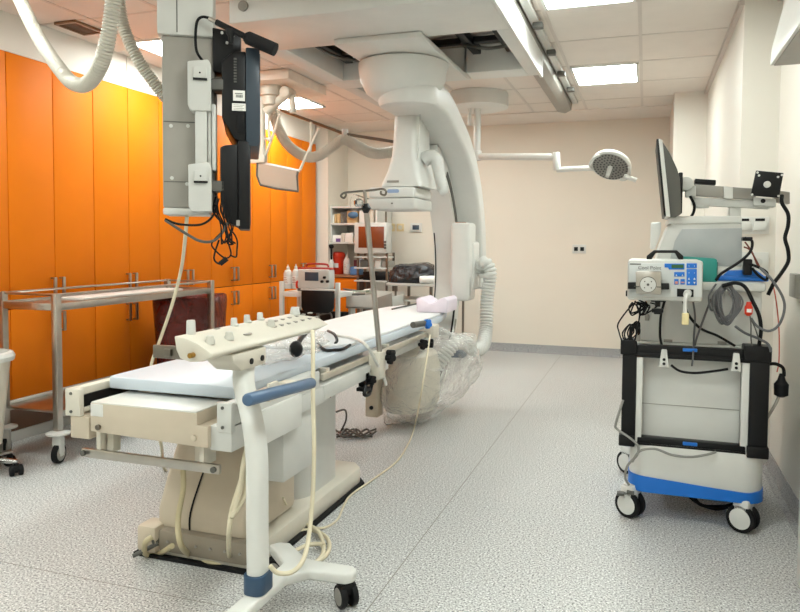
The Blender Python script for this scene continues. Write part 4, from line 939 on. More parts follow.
t = thing('display_screen', 'black screen with rounded lower corners under the patient monitor unit', 'screen', (D(317, 314, Y1-.13).x, Y1-.13, D(317, 314, Y1-.13).z))
p0, p1 = D(302, 290, Y1-.13), D(334, 313.5, Y1-.13)
f = MB(); f.prism([(p0.x, p0.z), (p0.x, p1.z+.06), (p0.x+.02, p1.z+.02), (p0.x+.06, p1.z), (p1.x-.06, p1.z), (p1.x-.02, p1.z+.02), (p1.x, p1.z+.06), (p1.x, p0.z)], 'Y', Y1-.15, Y1-.11, .006); obj('panel', f, black_m, t)
f = MB(); f.bx(p0.x-.005, p1.x+.005, Y1-.155, Y1-.1, p0.z, p0.z+.018, .004); obj('top_edge', f, lgrey_m, t)
f = MB(); q = D(318, 314, Y1-.12); f.cyl((q.x, Y1-.12, p1.z-.06), (q.x, Y1-.12, p1.z), .02); f.tube([(q.x+.02, Y1-.13, p1.z-.02), (q.x+.14, Y1-.13, p1.z-.0), (q.x+.15, Y1-.14, p1.z-.08), (q.x+.06, Y1-.14, p1.z-.14)], .009); f.cyl((q.x, Y1-.12, .35), (q.x, Y1-.12, p1.z-.05), .022); f.bx(q.x-.05, q.x+.05, Y1-.14, Y1-.0, .33, .37); obj('stand_post', f, dgrey_m, t)

# ------------------------------------------------------------------ far corner: wall shelf and low cabinet
Y2 = 8.2
def E_(px, py, Y=Y2): return at(px, py, Y=Y)
t = thing('wall_shelf', 'white open wall shelf crowded with packs on the back wall', 'shelf', (E_(350, 240).x, 8.58, 1.2))
x0, x1 = E_(330, 230).x, E_(377, 230).x; zt, zm, zl = E_(345, 207).z, E_(345, 224).z, E_(345, 243).z
f = MB(); f.bx(x0, x0+.02, Y2, YB-.005, zl-.01, zt+.02); f.bx(x1-.02, x1, Y2, YB-.005, zm-.01, zt+.02); f.bx(x0, x1, YB-.02, YB-.006, zl, zt); sf = obj('frame', f, white_m, t)
for z in (zt, zm, zl): f = MB(); f.bx(x0, x1, Y2-.005, YB-.005, z-.012, z+.012, .002); obj('shelf_board', f, white_m, t)
def pack(px0, px1, zb_, pyt, m, lb, Y=Y2+.04, nm='box', d=.14, cat='box'):
    a, b_ = E_(px0, 230, Y).x, E_(px1, 230, Y).x; zt_ = E_((px0+px1)/2, pyt, Y).z
    f = MB(); f.bx(a, b_, Y, Y+d, zb_+.012, zt_, .004); return tag(obj(nm, f, m), lb, cat, 'packs on the wall shelf')
kraft = mat('kraft', '#c9a878', .7)
pack(331, 333.8, zm, 215, paper_m, 'narrow white pack at the left end of the upper wall shelf')
pack(334.3, 336.2, zm, 214, kraft, 'thin brown pack beside the white one on the upper wall shelf')
pack(336.8, 339.5, zm, 213.5, kraft, 'brown pack left of the clear pouches on the upper wall shelf')
pack(332, 341, zl, 235, paper_m, 'white box with a purple mark on the lower wall shelf')
q = E_(337.8, 241, Y2+.035); 
pack(345, 353, zl, 233, paper_m, 'white carton beside the old screen on the lower wall shelf')
pack(341.3, 344.5, zl, 233, cream_m, 'cream pack between two white boxes on the lower wall shelf')
for i, (a, b_, pt, m, lb) in enumerate(((340.5, 346, 212, clear_m, 'clear pouch left of the blue pouch on the upper wall shelf'), (347, 357, 211, kraft, 'tan pouches behind the blue bag on the upper wall shelf'), (359, 366, 210, paper_m, 'white pouches near the drip pole on the upper wall shelf'), (367, 374, 209, cream_m, 'cream pouches at the right end of the upper wall shelf'))):
    pack(a, b_, zm, pt, m, lb, nm='pouch', cat='pouch')
q = E_(353, 215, Y2-.01); f = MB(); f.sph(q, .06, (1.2, .5, .7)); tag(obj('blue_bag', f, mat('dull_blue', '#4a6a8a', .5)), 'small dull blue bag on the upper wall shelf left of the drip pole', 'bag')
f = MB(); q = E_(338, 242, Y2+.03); f.bx(q.x-.03, q.x+.03, q.y, q.y+.009, q.z+.0, q.z+.045); tag(obj('purple_tag', f, mat('purple', '#6a4a86', .5)), 'purple card in front of the white box on the lower wall shelf', 'card')
# low orange cabinet with brown worktop
x0, x1 = E_(331, 290, 8.15).x, E_(358, 290, 8.15).x; zc = E_(345, 275, 8.15).z
t = thing('base_cabinet', 'low orange cabinet with a dark worktop under the wall shelf', 'cabinet', ((x0+x1)/2, 8.45, 0))
f = MB(); f.bx(x0, x1, 8.17, YB-.06, .1, zc-.03); obj('body', f, mat('cabinet_carcass', '#a85208', .5), t)
f = MB(); f.bx(x0, x1, 8.22, YB-.06, 0, .1); obj('plinth', f, mat('plinth', '#7a5a45', .45), t)
xm = (x0+x1)/2
zz = [zc-.04, zc-.24, zc-.48, .11]
for a, b_ in zip(zz, zz[1:]):
    d = obj('drawer', MB().bx(x0+.005, x1-.005, 8.15, 8.17, b_+.006, a, .002), orange_m, t)
f = MB(); f.bx(x0-.02, x1+.02, 8.13, YB-.055, zc-.03, zc, .004); obj('worktop', f, wood_m, t)
# things on the worktop
def on_top(px): return at(px, 274, Y=8.37).x
x = on_top(337.5)
t = thing('sharps_bin', 'red sharps container with a white label on the worktop', 'container', (x, 8.37, zc))
h = E_(337, 254, 8.37).z-zc
f = MB(); f.lathe((x, 8.37, zc), [(.075, 0), (.08, .01), (.092, h*.85), (.1, h*.87), (.1, h)], n=28); obj('body', f, red_m, t)
f = MB(); f.bx(x-.05, x+.05, 8.37-.094, 8.37-.083, zc+h*.33, zc+h*.55); obj('label', f, paper_m, t)
f = MB(); f.lathe((x, 8.37, zc), [(.096, h), (.09, h+.02), (.05, h+.03)], n=24); obj('lid', f, red_m, t)
x = E_(331.5, 250, 8.19).x; z = E_(331, 249, 8.19).z
t = thing('soap_dispenser', 'slim bottle with a black pump on the worktop left of the red sharps container', 'dispenser', (x, 8.19, zc))
f = MB(); f.lathe((x, 8.19, zc), [(.03, 0), (.033, .01), (.033, .16), (.012, .19)], n=18); obj('body', f, lgrey_m, t)
f = MB(); f.cyl((x, 8.19, zc+.18), (x, 8.19, z+.02), .012); f.sph((x, 8.185, z+.03), .034, (1, 1, .8)); f.bx(x-.012, x+.012, 8.13, 8.19, z+.03, z+.05); obj('pump', f, black_m, t)
x = on_top(347)
bottle(346.8, 274, 254, 8.25, .042, 'white spray bottle with red print beside the red sharps container', mat('bottle_pink', '#e6dcd8', .4), 'bottles on the worktop')
f = MB(); a, b_ = E_(351.5, 270, 8.25).x, E_(361, 270, 8.25).x; f.bx(a, b_, 8.2, 8.34, zc, E_(355, 266.5, 8.25).z, .008); tag(obj('blue_tray', f, mat('tray_blue', '#5a8ac2', .4)), 'blue plastic box on the worktop behind the drip pole', 'box')
f = MB(); f.bx(on_top(352), on_top(357), 8.42, 8.55, zc, E_(354, 260, 8.4).z, .004); tag(obj('maroon_box', f, mat('maroon', '#6e2a35', .5)), 'maroon box behind the blue plastic box on the worktop', 'box')
bottle(361.3, 270, 256, 8.3, .035, 'clear bottle with a blue label right of the blue plastic box', mat('bottle_blue', '#a9bcd0', .3), 'bottles on the worktop')
bottle(372, 272, 261, 8.1, .03, 'small bottle with an orange label right of the drip pole', mat('bottle_orange', '#c77a4a', .4), 'bottles on the worktop')
# old screen on an equipment tower
Y3 = 8.0
t = thing('equipment_tower', 'pale equipment tower with a brown screen between the wall shelf and the C-arm', 'equipment tower', (at(372, 240, Y=Y3).x, Y3+.2, 0))
def T3(px, py, Y=Y3): return at(px, py, Y=Y)
a, b_ = T3(354, 240).x, T3(386.5, 240).x; z0, z1 = T3(370, 253.5).z, T3(370, 222.5).z
f = MB(); f.bx(a, b_, Y3, Y3+.2, z0, z1, .015); sc_ = obj('screen_case', f, lgrey_m, t)
p0, p1 = T3(358.5, 226.5), T3(384, 248); f = MB(); f.bx(p0.x, p1.x, Y3-.006, Y3+.002, p1.z, p0.z, .003); obj('screen', f, amber_m, sc_)
f = MB()
for k, py in enumerate((242, 245, 248)): q = T3(385.3, py); f.cyl((q.x, Y3-.015, q.z), (q.x, Y3+.002, q.z), .014)
obj('control_knob', f, dgrey_m, sc_)
for px in (357, 386):
    x = T3(px, 270).x
    for y in (Y3+.03, Y3+.27):
        f = MB(); f.bx(x-.012, x+.012, y-.012, y+.012, .0, z0+.01); obj('post', f, darkst_m, t)
for py in (257, 268, 281):
    z = T3(372, py).z; f = MB(); f.bx(a, b_, Y3, Y3+.3, z-.012, z+.006, .002); obj('shelf', f, lgrey_m, t)
for i, (px0, px1, pb, pt, m, lb) in enumerate(((359, 367, 268, 260, dgrey_m, 'dark device on the tower shelf under the brown screen'), (374, 380, 268, 258.5, lgrey_m, 'pale device right of the drip pole on the tower shelf'), (381, 388, 268, 261, grey_m, 'grey device at the right end of the tower shelf'), (362, 385, 281, 272, black_m, 'black module low on the tower shelf'))):
    x0, x1 = T3(px0, 260).x, T3(px1, 260).x; f = MB(); f.bx(x0, x1, Y3+.03, Y3+.25, T3(370, pb).z+.006, T3(370, pt).z, .006); tag(obj('device', f, m), lb, 'device', 'devices on the tower shelves')
t = thing('drip_bag', 'clear drip bag hanging near the top of the pale equipment tower', 'bag', T3(356, 203)); q = T3(355, 203)
f = MB(); f.sph(q, .07, (1, .35, 1.6)); obj('pouch', f, clear_m, t); 
f = MB(); q2 = T3(384, 255); f.cyl((T3(378, 200).x, Y3+.28, z1-.02), (T3(378, 200).x, Y3+.28, T3(378, 204).z), .012); f.tube([(T3(378, 200).x, Y3+.28, T3(378, 204).z), (T3(366, 200).x, Y3+.2, T3(366, 199).z), (q.x, Y3+.02, q.z+.1)], .007); obj('hanger', f, darkst_m, t)
# tray cart with tools behind the table
Y4 = 6.95
def U4(px, py, Y=Y4): return at(px, py, Y=Y)
t = thing('tray_cart', 'low grey tray cart with instruments behind the table, left of the C-arm', 'cart', (U4(368, 300).x, Y4+.2, 0))
a, b_ = U4(346, 300).x, U4(392, 300).x; z1, z0 = U4(368, 296).z, U4(368, 309).z
f = MB(); f.bx(a, b_, Y4, Y4+.4, z0, z0+.015); f.bx(a, b_, Y4, Y4+.012, z0, z1, .003); f.bx(a, b_, Y4+.388, Y4+.4, z0, z1+.03, .003); f.bx(a, a+.012, Y4, Y4+.4, z0, z1, .003); f.bx(b_-.012, b_, Y4, Y4+.4, z0, z1, .003); obj('tray', f, lgrey_m, t)
for x in (a+.03, b_-.03):
    for y in (Y4+.04, Y4+.36):
        f = MB(); f.bx(x-.015, x+.015, y-.015, y+.015, .0, z0); obj('leg', f, lgrey_m, t)
f = MB(); f.bx(a, b_, Y4, Y4+.4, .2, .22); obj('shelf', f, lgrey_m, t)
f = MB(); f.prism([(U4(374, 300).x, z0), (U4(393, 300).x, z0), (U4(392, 300).x, U4(392, 293).z), (U4(376, 300).x, U4(376, 298).z)], 'Y', Y4-.012, Y4-.001, .002); obj('side_guard', f, grey_m, t)
rng = random.Random(4)
for i in range(9):
    p = at(rng.uniform(350, 366), rng.uniform(293, 298.5), Y=Y4+.03+.03*i); p.z = z1+.006+.012*(i % 4); e = p+Vector((rng.choice((-1, 1))*rng.uniform(.1, .17), rng.uniform(-.02, .08), .012)); f = MB(); f.cyl(p, e, .014, .008, n=10, bev=.002); f.sph(p, .022, (1, 1, .6), 10)
    tag(obj('instrument', f, (dgrey_m, steel_m, mat('olive', '#7d8470', .5))[i % 3]), 'small instrument in the loose heap on the grey tray cart', 'instrument', 'instruments on the tray cart')
# cart under black film beside the C-arm
Y5 = 7.3
def V5(px, py, Y=Y5): return at(px, py, Y=Y)
a, b_ = V5(386, 280).x, V5(437, 280).x; z1 = V5(410, 283.5).z
t = thing('steel_cart', 'pale steel cart with a shelf behind the C-arm', 'cart', ((a+b_)/2, Y5+.3, 0))
f = MB(); f.bx(a, b_, Y5, Y5+.55, z1-.03, z1, .004); obj('top', f, lgrey_m, t)
f = MB(); zq = V5(410, 300).z; f.bx(a+.03, b_-.03, Y5+.03, Y5+.55, zq-.02, zq, .004); obj('shelf', f, lgrey_m, t)
for x in (a+.1, b_-.08):
    for y in (Y5+.05, Y5+.5): f = MB(); f.cyl((x, y, 0), (x, y, z1-.02), .018, n=12); obj('leg', f, darkst_m, t)
b = bmesh.new(); bmesh.ops.create_icosphere(b, subdivisions=4, radius=1)
zt_ = V5(405, 264).z
for v in b.verts:
    p = v.co.copy(); p *= 1+noise.noise(p*3)*.15; q3 = Vector((math.copysign(abs(p.x)**.5, p.x), math.copysign(abs(p.y)**.5, p.y), p.z))
    v.co = Vector(((a+b_)/2-.02+q3.x*.29, Y5+.26+q3.y*.25, max(z1+.003, z1+.02+q3.z*(zt_-z1-.02)+noise.noise(p*9)*.02)))
f = MB(); f.bm = b; tag(obj('covered_bundle', f, film('black_film', '#1a1b20', .93, .1, 1., 8.), angle=180), 'bundle wrapped in shiny black plastic on the steel cart behind the C-arm', 'bundle')
f = MB(); q = V5(424, 279.5, Y5+.02); f.cyl((q.x-.05, Y5+.03, z1+.045), (q.x+.12, Y5+.05, z1+.045), .043, n=20, bev=.01); tag(obj('white_roll', f, paper_m), 'white paper roll at the right end of the steel cart behind the C-arm', 'roll')
# small stand seen right of the arc
x = at(463, 320, Y=8.1).x
t = thing('steel_stand', 'thin grey steel stand with a blue foot seen right of the C-arm', 'stand', (x, 8.1, 0))
f = MB(); f.cyl((x, 8.1, .05), (x, 8.1, .75), .014); f.cyl((x-.09, 8.1, .745), (x+.09, 8.1, .745), .012); obj('post', f, darkst_m, t)
f = MB(); f.bx(x-.13, x+.03, 8.0, 8.2, 0, .08, .01); obj('foot', f, nblue_m, t)
# ------------------------------------------------------------------ equipment cart on the right
YC = 3.6
def K(px, py, Y=YC): return at(px, py, Y=Y)
t = thing('medical_cart', 'white medical equipment cart with a black frame and blue base band by the right wall', 'medical cart', (.225, 4.0, 0))
xa, xb = -.105, .55
f = MB(); bm_o = [(p[0]+.245, p[1]+4.0) for p in rrect(.60, .80, .09, 6)]
f.prism(bm_o, 'Z', .18, .385, .012); obj('base', f, white_m, t, angle=50)
f = MB(); b = bmesh.new(); o1 = [(p[0]+.245, p[1]+4.0) for p in rrect(.608, .81, .092, 8)]
n = len(o1); lo = [b.verts.new((x, y, .143)) for x, y in o1]; hi = [b.verts.new((x, y, .205+.016*math.cos((x-.0)*8))) for x, y in o1]
b.faces.new(lo[::-1]); b.faces.new(hi)
for i in range(n): b.faces.new((lo[i], lo[(i+1) % n], hi[(i+1) % n], hi[i]))
f.add(b); obj('base_band', f, blue_m, t, angle=50)
f = MB(); f.bx(.06, .42, 3.75, 4.3, .1, .146, .006); obj('under_tray', f, grey_m, t)
for x, y, a in ((-.045, 3.64, -2.15), (.46, 3.63, -2.1), (-.065, 4.34, -2.3), (.46, 4.34, -1.4)):
    castor(t, x, y, .165, .066, .036, a, rubber_m, white_m, white_m)
f = MB(); q = K(618, 493); f.bx(q.x-.005, q.x+.03, 3.58, 3.62, q.z-.008, q.z+.006, .003); q = K(630, 492); f.bx(q.x-.015, q.x+.02, 3.58, 3.62, q.z-.008, q.z+.008, .004); obj('brake_pedal', f, dgrey_m, t)
# frame
zb0, zt0 = .365, .87
f = MB(); f.bx(-.095, -.028, 3.6, 3.68, zb0, zt0, .006); f.bx(-.105, -.03, 3.59, 3.69, zb0-.005, zb0+.05, .006); f.bx(-.105, -.03, 3.59, 3.69, zt0-.06, zt0+.012, .006)
f.bx(.468, .55, 3.6, 3.68, zb0, zt0, .006); f.bx(.463, .556, 3.59, 3.69, zb0-.005, zb0+.05, .006); f.bx(.44, .556, 3.59, 3.69, zt0-.06, zt0+.012, .006)
fr = obj('front_post', f, black_m, t)
f = MB(); f.bx(-.04, .47, 3.605, 3.66, .805, .86, .006); f.bx(-.04, .47, 3.6, 3.62, .80, .822, .004); f.bx(-.02, .46, 3.605, 3.66, .37, .41, .006); f.bx(-.02, .46, 3.6, 3.61, .372, .382, .002); cb = obj('cross_bar', f, black_m, t)
f = MB()
for px, py in ((690, 350), (690, 444)): q = K(px, py); f.bx(q.x-.032, q.x+.032, 3.594, 3.606, q.z-.008, q.z+.008, .003)
obj('blue_badge', f, blue_m, cb)
f = MB(); f.bx(-.03, .0, 3.607, 3.63, .385, .85, .003); f.bx(.435, .468, 3.607, 3.63, .385, .85, .003); obj('side_strip', f, white_m, t)
f = MB(); f.bx(-.0, .44, 3.7, 3.72, .36, .86); pn = obj('inner_panel', f, white_m, t)
f = MB(); q = K(690, 411); f.bx(.0, .44, 3.697, 3.701, q.z-.0015, q.z+.0015); obj('panel_seam', f, grey_m, pn)
for px, py in ((664, 358), (736, 362)):
    q = K(px, py); f = MB(); f.prism([(q.x-.024, q.z-.042), (q.x+.024, q.z-.042), (q.x+.02, q.z-.02), (q.x+.012, q.z+.042), (q.x-.012, q.z+.042), (q.x-.02, q.z-.02)], 'Y', 3.585, 3.612, .004); hk = obj('white_bracket', f, white_m, t)
    f = MB()
    for dz in (-.025, -.005): f.cyl((q.x, 3.58, q.z+dz), (q.x, 3.586, q.z+dz), .007, n=10)
    obj('screw_hole', f, black_m, hk)
f = MB(); f.bx(-.03, .53, 3.72, 4.38, .38, .86, .01); f.bx(-.03, .53, 3.75, 4.38, .86, 1.24, .012); body = obj('body', f, white_m, t)
f = MB(); f.bx(.02, .54, 3.7, 4.3, 1.125, 1.17, .012); obj('ledge', f, white_m, t)
f = MB(); q = K(668, 341, 3.75); q2 = K(722, 343, 3.75)
for z in (q,): f.bx(q.x-.02, q.x+.02, 3.746, 3.752, q.z-.006, q.z+.008); f.bx(q2.x-.02, q2.x+.02, 3.746, 3.752, q2.z-.006, q2.z+.008)
obj('slot_mark', f, grey_m, body)
# sloping console on top
Yk = 3.8
P = [K(x, y, Yk) for x, y in ((742, 282), (742, 219), (675, 221), (668, 226), (658, 250), (652, 282))]
f = MB(); f.prism([(p.x, p.z) for p in P], 'Y', Yk, 4.3, .012); cn = obj('console', f, lgrey_m, t)
P = [K(x, y, Yk-.004) for x, y in ((742, 266), (742, 228), (682, 229), (675, 241), (668, 266))]
f = MB(); f.prism([(p.x, p.z) for p in P], 'Y', Yk-.004, Yk+.01, .002); obj('side_inset', f, mat('cool_grey', '#a9adad', .45), cn)
P = [K(x, y, Yk-.01) for x, y in ((742, 223), (742, 216), (672, 216), (668, 219), (668, 224))]
f = MB(); f.prism([(p.x, p.z) for p in P], 'Y', Yk-.01, 4.31, .006); obj('top_slab', f, white_m, cn)
P = [K(x, y, 4.0) for x, y in ((650, 249), (651, 223), (661, 222), (661, 231), (655, 250))]
f = MB(); f.prism([(p.x, p.z) for p in P], 'Y', 4.0, 4.1, .004); obj('left_bracket', f, white_m, cn)
f = MB(); p0, p1 = K(729, 217, 3.95), K(741.5, 200, 3.95); f.bx(p0.x, p1.x, 3.95, 4.03, p0.z, p1.z, .008); obj('arm_post', f, white_m, t)
# arm
Ya = 3.93
def bar(x0, y0, x1, y1, h, Ya_, d, m, nm):
    P = [K(x0, y0-h/2, Ya_), K(x1, y1-h/2, Ya_), K(x1, y1+h/2, Ya_), K(x0, y0+h/2, Ya_)]
    f = MB(); f.prism([(p.x, p.z) for p in P], 'Y', Ya_, Ya_+d, .004); return obj(nm, f, m, t)
bar(695, 190, 756, 194, 11, Ya-.02, .06, grey_m, 'display_arm'); bar(692, 201, 770, 205, 8, Ya, .06, lgrey_m, 'display_arm'); bar(724, 192, 733, 193, 12, Ya-.03, .08, white_m, 'arm_cover')
bar(754, 201, 776, 203, 8, Ya-.04, .08, lgrey_m, 'plate_carrier'); bar(774, 196, 790, 198, 12, Ya, .06, grey_m, 'display_arm'); bar(696, 206, 709, 206, 4, Ya, .04, lgrey_m, 'arm_clip')
bar(695, 181, 716, 182.5, 5, Ya, .1, black_m, 'black_plate')
f = MB(); q = K(763, 201, Ya-.04); f.cyl((q.x, Ya-.045, q.z), (q.x, Ya-.035, q.z), .011, n=14); obj('bolt', f, black_m, t)
P = [K(x, y, 3.86) for x, y in ((756, 170.5), (783.5, 173), (779, 198), (750.5, 195.5))]
f = MB(); f.prism([(p.x, p.z) for p in P], 'Y', 3.855, 3.867, .003); vp = obj('mount_plate', f, black_m, t)
f = MB(); q = K(767, 184.5, 3.855); f.cyl((q.x, 3.845, q.z), (q.x, 3.856, q.z), .016, n=20, bev=.002); f.cyl((q.x, 3.866, q.z), (q.x, 3.9, q.z), .02); 
for px, py in ((757.5, 172.5), (782, 175), (778.5, 196), (752, 194.5), (759, 175.5), (778, 177)): z = K(px, py, 3.855); f.cyl((z.x, 3.851, z.z), (z.x, 3.856, z.z), .0055, n=10)
obj('screw', f, white_m, vp)
# monitor on the arm
t2 = thing('monitor', 'flat white-edged monitor seen edge-on above the medical cart', 'monitor', K(668, 217, 3.8))
Ym = 3.72
def pr_(l, y0, y1, bev=.003):
    P = [K(x, y, Ym) for x, y in l]; f = MB(); f.prism([(p.x, p.z) for p in P], 'Y', y0, y1, bev); return f
obj('bezel', pr_(((658.5, 138.5), (662.5, 140), (670.5, 217), (666, 216)), Ym, 4.2), white_m, t2)
obj('screen', pr_(((656.5, 139), (658.7, 138.7), (666, 216), (664, 215.5)), Ym+.002, 4.198, .001), black_m, t2)
bs = obj('back_shell', pr_(((662.5, 141), (670, 153), (677, 168), (680, 178), (681, 200), (681, 214), (676, 217), (670.5, 217)), Ym+.01, 4.19), dgrey_m, t2)
f = MB(); f.bx(K(678, 180, 3.9).x, K(682.5, 180, 3.9).x, 3.86, 3.98, K(680, 214, 3.9).z, K(680, 173, 3.9).z, .006); obj('hinge_plate', f, black_m, t2)
f = MB(); q = K(686, 184, 3.9); f.cyl((q.x, 3.88, q.z), (q.x, 3.98, q.z), .035, n=20, bev=.005); f.bx(q.x, K(696, 190, 3.9).x, 3.9, 3.97, K(690, 197, 3.9).z, K(690, 186, 3.9).z, .005); obj('tilt_joint', f, lgrey_m, t2)
f = MB(); f.tube([K(690, 196, 3.88), K(694, 204, 3.88), K(694, 211, 3.88), K(691, 217, 3.88)], .007); obj('lead', f, rubber_m, t2)
# irrigation pump hung on the front
Yp = 3.42
def Q_(px, py, Y=Yp): return at(px, py, Y=Y)
p0, p1 = Q_(627, 300), Q_(703.5, 260.5)
t3 = thing('irrigation_pump', 'light grey pump with a round dial and blue keys on the cart front', 'pump', ((p0.x+p1.x)/2, 3.5, p0.z))
f = MB(); f.bx(p0.x, p1.x, Yp+.004, 3.7, p0.z, p1.z, .014); cs = obj('case', f, lgrey_m, t3)
def plate(l, t_, m, nm, par, bev=.001):
    P = [Q_(x, y) for x, y in l]; f = MB(); f.prism([(p.x, p.z) for p in P], 'Y', Yp-t_, Yp+.006, bev); return obj(nm, f, m, par)
plate(((629, 263), (702, 263.5), (702, 297), (628.5, 296.5)), .0, mat('pump_face', '#c9ccca', .4), 'face_plate', cs, .002)
hdm = plate(((636, 271), (661, 271), (661, 294), (636, 293)), .05, steel_m, 'pump_head', t3, .004)
f = MB(); q = Q_(648, 284.5, Yp-.05); f.cyl((q.x, Yp-.056, q.z), (q.x, Yp-.049, q.z), .036, n=32); obj('rotor_ring', f, dgrey_m, hdm)
f = MB(); f.cyl((q.x, Yp-.062, q.z), (q.x, Yp-.055, q.z), .0335, n=32); obj('rotor', f, lgrey_m, hdm)
f = MB()
f.cyl((q.x, Yp-.065, q.z), (q.x, Yp-.061, q.z), .006, n=10)
for k in range(4): a = PI/4+k*PI/2; f.cyl((q.x+.02*math.cos(a), Yp-.065, q.z+.02*math.sin(a)), (q.x+.02*math.cos(a), Yp-.061, q.z+.02*math.sin(a)), .003, n=8)
f.bx(q.x-.058, q.x-.036, Yp-.053, Yp-.049, q.z-.012, q.z-.008); f.bx(q.x+.036, q.x+.058, Yp-.053, Yp-.049, q.z-.012, q.z-.008)
obj('rotor_pin', f, dgrey_m, hdm)
for (a, b_, c, d) in ((628, 282, 636, 288.5), (660.5, 283, 669, 289)):
    plate(((a, b_), (c, b_), (c, d), (a, d)), .045, black_m, 'clamp_knob', t3, .003)
plate(((664.5, 263.5), (684.5, 263.5), (684.5, 269.5), (669, 269.5), (668, 267.5), (664.5, 267.5)), .003, blue_m, 'display_frame', cs, .0005)
plate(((671.5, 264.5), (683.5, 264.5), (683.5, 268), (671.5, 268)), .005, green_m, 'display', cs, .0005)
plate(((686.5, 263.3), (696.8, 263.3), (696.8, 268), (686.5, 268)), .004, blue_m, 'key_pad', cs, .0005)
plate(((686.5, 269), (696.8, 269), (696.8, 285.2), (686.5, 285.2)), .004, blue_m, 'key_pad', cs, .0005)
plate(((674.2, 272), (684.6, 272), (684.6, 276.5), (674.2, 276.5)), .004, blue_m, 'key_pad', cs, .0005)
plate(((674.2, 279), (678.6, 279), (678.6, 284.5), (674.2, 284.5)), .004, blue_m, 'key_pad', cs, .0005); plate(((680.4, 279), (684.8, 279), (684.8, 284.5), (680.4, 284.5)), .004, blue_m, 'key_pad', cs, .0005)
f = MB()
def tri(px, py, up, s_=1.1):
    P = [Q_(px-s_, py+s_*up), Q_(px+s_, py+s_*up), Q_(px, py-s_*up)]; f.prism([(p.x, p.z) for p in P], 'Y', Yp-.006, Yp-.0035)
for px in (688.9, 694.4): tri(px, 278.5, 1); tri(px, 283, -1); tri(px, 265.8, 1, .5); tri(px, 273, -1, .5)
for px, py in ((676.3, 275), (682.4, 275)): tri(px, py, 1, .9)
obj('key_symbol', f, white_m, cs)
f = MB()
for px, py, w_, h_ in ((676.4, 282.5, 1.5, 1.2), (682.6, 282.3, 1.6, .6)): a, b_ = Q_(px-w_, py+h_), Q_(px+w_, py-h_); f.bx(a.x, b_.x, Yp-.006, Yp-.0035, a.z, b_.z)
obj('key_symbol', f, mat('key_red', '#d08a78', .5), cs)
q = Q_(649.5, 269.4); text_obj('lettering', 'Cool Point', .0225, Matrix.Translation((q.x, Yp-.001, q.z)) @ Matrix.Rotation(PI/2, 4, 'X'), dgrey_m, cs)
f = MB(); a, b_ = Q_(630, 264.6), Q_(641, 264); f.bx(a.x, b_.x, Yp-.0012, Yp+.001, a.z, b_.z+.002); obj('maker_line', f, dgrey_m, cs)
plate(((677, 288.5), (693.5, 289.5), (693.5, 297), (677, 296.5)), .006, black_m, 'outlet_recess', cs, .001)
P = [Q_(x, y, Yp+.1) for x, y in ((646.5, 259.5), (646.5, 256), (654, 250), (677, 250.2), (683.5, 256), (683.5, 259.5))]
f = MB(); f.prism([(p.x, p.z) for p in P]+[(p.x, p.z) for p in [Q_(x, y, Yp+.1) for x, y in ((678.5, 259.5), (675, 253), (656, 253), (651.5, 259.5))]], 'Y', Yp+.1, Yp+.14, .004); obj('carry_handle', f, black_m, t3)
f = MB(); q = Q_(658, 300); f.cyl((q.x, Yp+.06, q.z-.035), (q.x, Yp+.06, q.z+.005), .012); f.bx(q.x-.03, q.x+.03, Yp+.04, Yp+.09, q.z-.012, q.z-.001, .003); f.bx(q.x-.026, q.x+.026, Yp+.04, Yp+.08, q.z-.062, q.z-.045, .004); f.bx(q.x-.016, q.x+.016, Yp+.05, Yp+.07, q.z-.07, q.z-.062, .003); q = Q_(692, 300); f.bx(q.x-.018, q.x+.018, Yp+.04, Yp+.09, q.z-.012, q.z-.001, .003); q = Q_(625.5, 294); f.cyl((q.x-.0, Yp+.05, q.z), (q.x+.01, Yp+.05, q.z), .014)
obj('mount_screw', f, black_m, t3)
f = MB(); f.tube([Q_(687.5, 293.5, Yp-.02), Q_(685.5, 298, Yp-.05), Q_(685, 308, Yp-.04), Q_(685.3, 316, Yp-.04)], .009); f.cyl(Q_(687.8, 293, Yp-.01), Q_(687.2, 294.5, Yp-.035), .017); obj('white_plug', f, white_m, t3)
f = MB(); q = Q_(685.3, 318.5, Yp-.04); f.bx(q.x-.015, q.x+.015, q.y-.012, q.y+.012, q.z-.028, q.z+.025, .005); obj('connector_tab', f, mat('ivory_tab', '#e6d6a2', .45), t3)
# teal box and blue tray behind the pump
p0, p1 = K(704, 287.5, 3.62), K(719, 258, 3.62)
t4 = thing('teal_box', 'teal equipment box squeezed between the pump and the grey console', 'box', ((p0.x+p1.x)/2, 3.7, p0.z))
f = MB(); f.prism([(K(684, 257, 3.62).x, p0.z), (p1.x-.004, p0.z), (p1.x, p0.z+.03), (p1.x, p1.z-.01), (p1.x-.01, p1.z-.004), (K(684, 257, 3.62).x, p1.z+.004)], 'Y', 3.705, 3.788, .004); obj('case', f, teal_m, t4)
f = MB(); f.bx(p1.x-.003, p1.x+.004, 3.71, 3.785, p0.z+.02, p1.z-.02, .003); obj('end_plate', f, mat('teal_dark', '#10605a', .5), t4)
p0, p1 = K(717, 283, 3.74), K(768, 271, 3.74)
f = MB(); f.bx(p0.x, .556, 3.74, 3.795, 1.172, p1.z-.025, .008); f.prism([(p0.x+.02, p1.z-.03), (.556, p1.z-.04), (.5, p1.z+.004), (p0.x+.05, p1.z)], 'Y', 3.745, 3.79, .004); tag(obj('blue_tray', f, blue_m), 'bright blue tray at the right of the grey console with black plugs on it', 'tray')
f = MB(); f.bx(K(742, 237, 3.77).x, K(752, 237, 3.77).x, 3.74, 3.8, K(747, 241, 3.77).z, K(747, 237, 3.77).z, .004); tag(obj('black_plug', f, black_m), 'flat black plug in the side of the grey console, level with the light switch', 'plug')
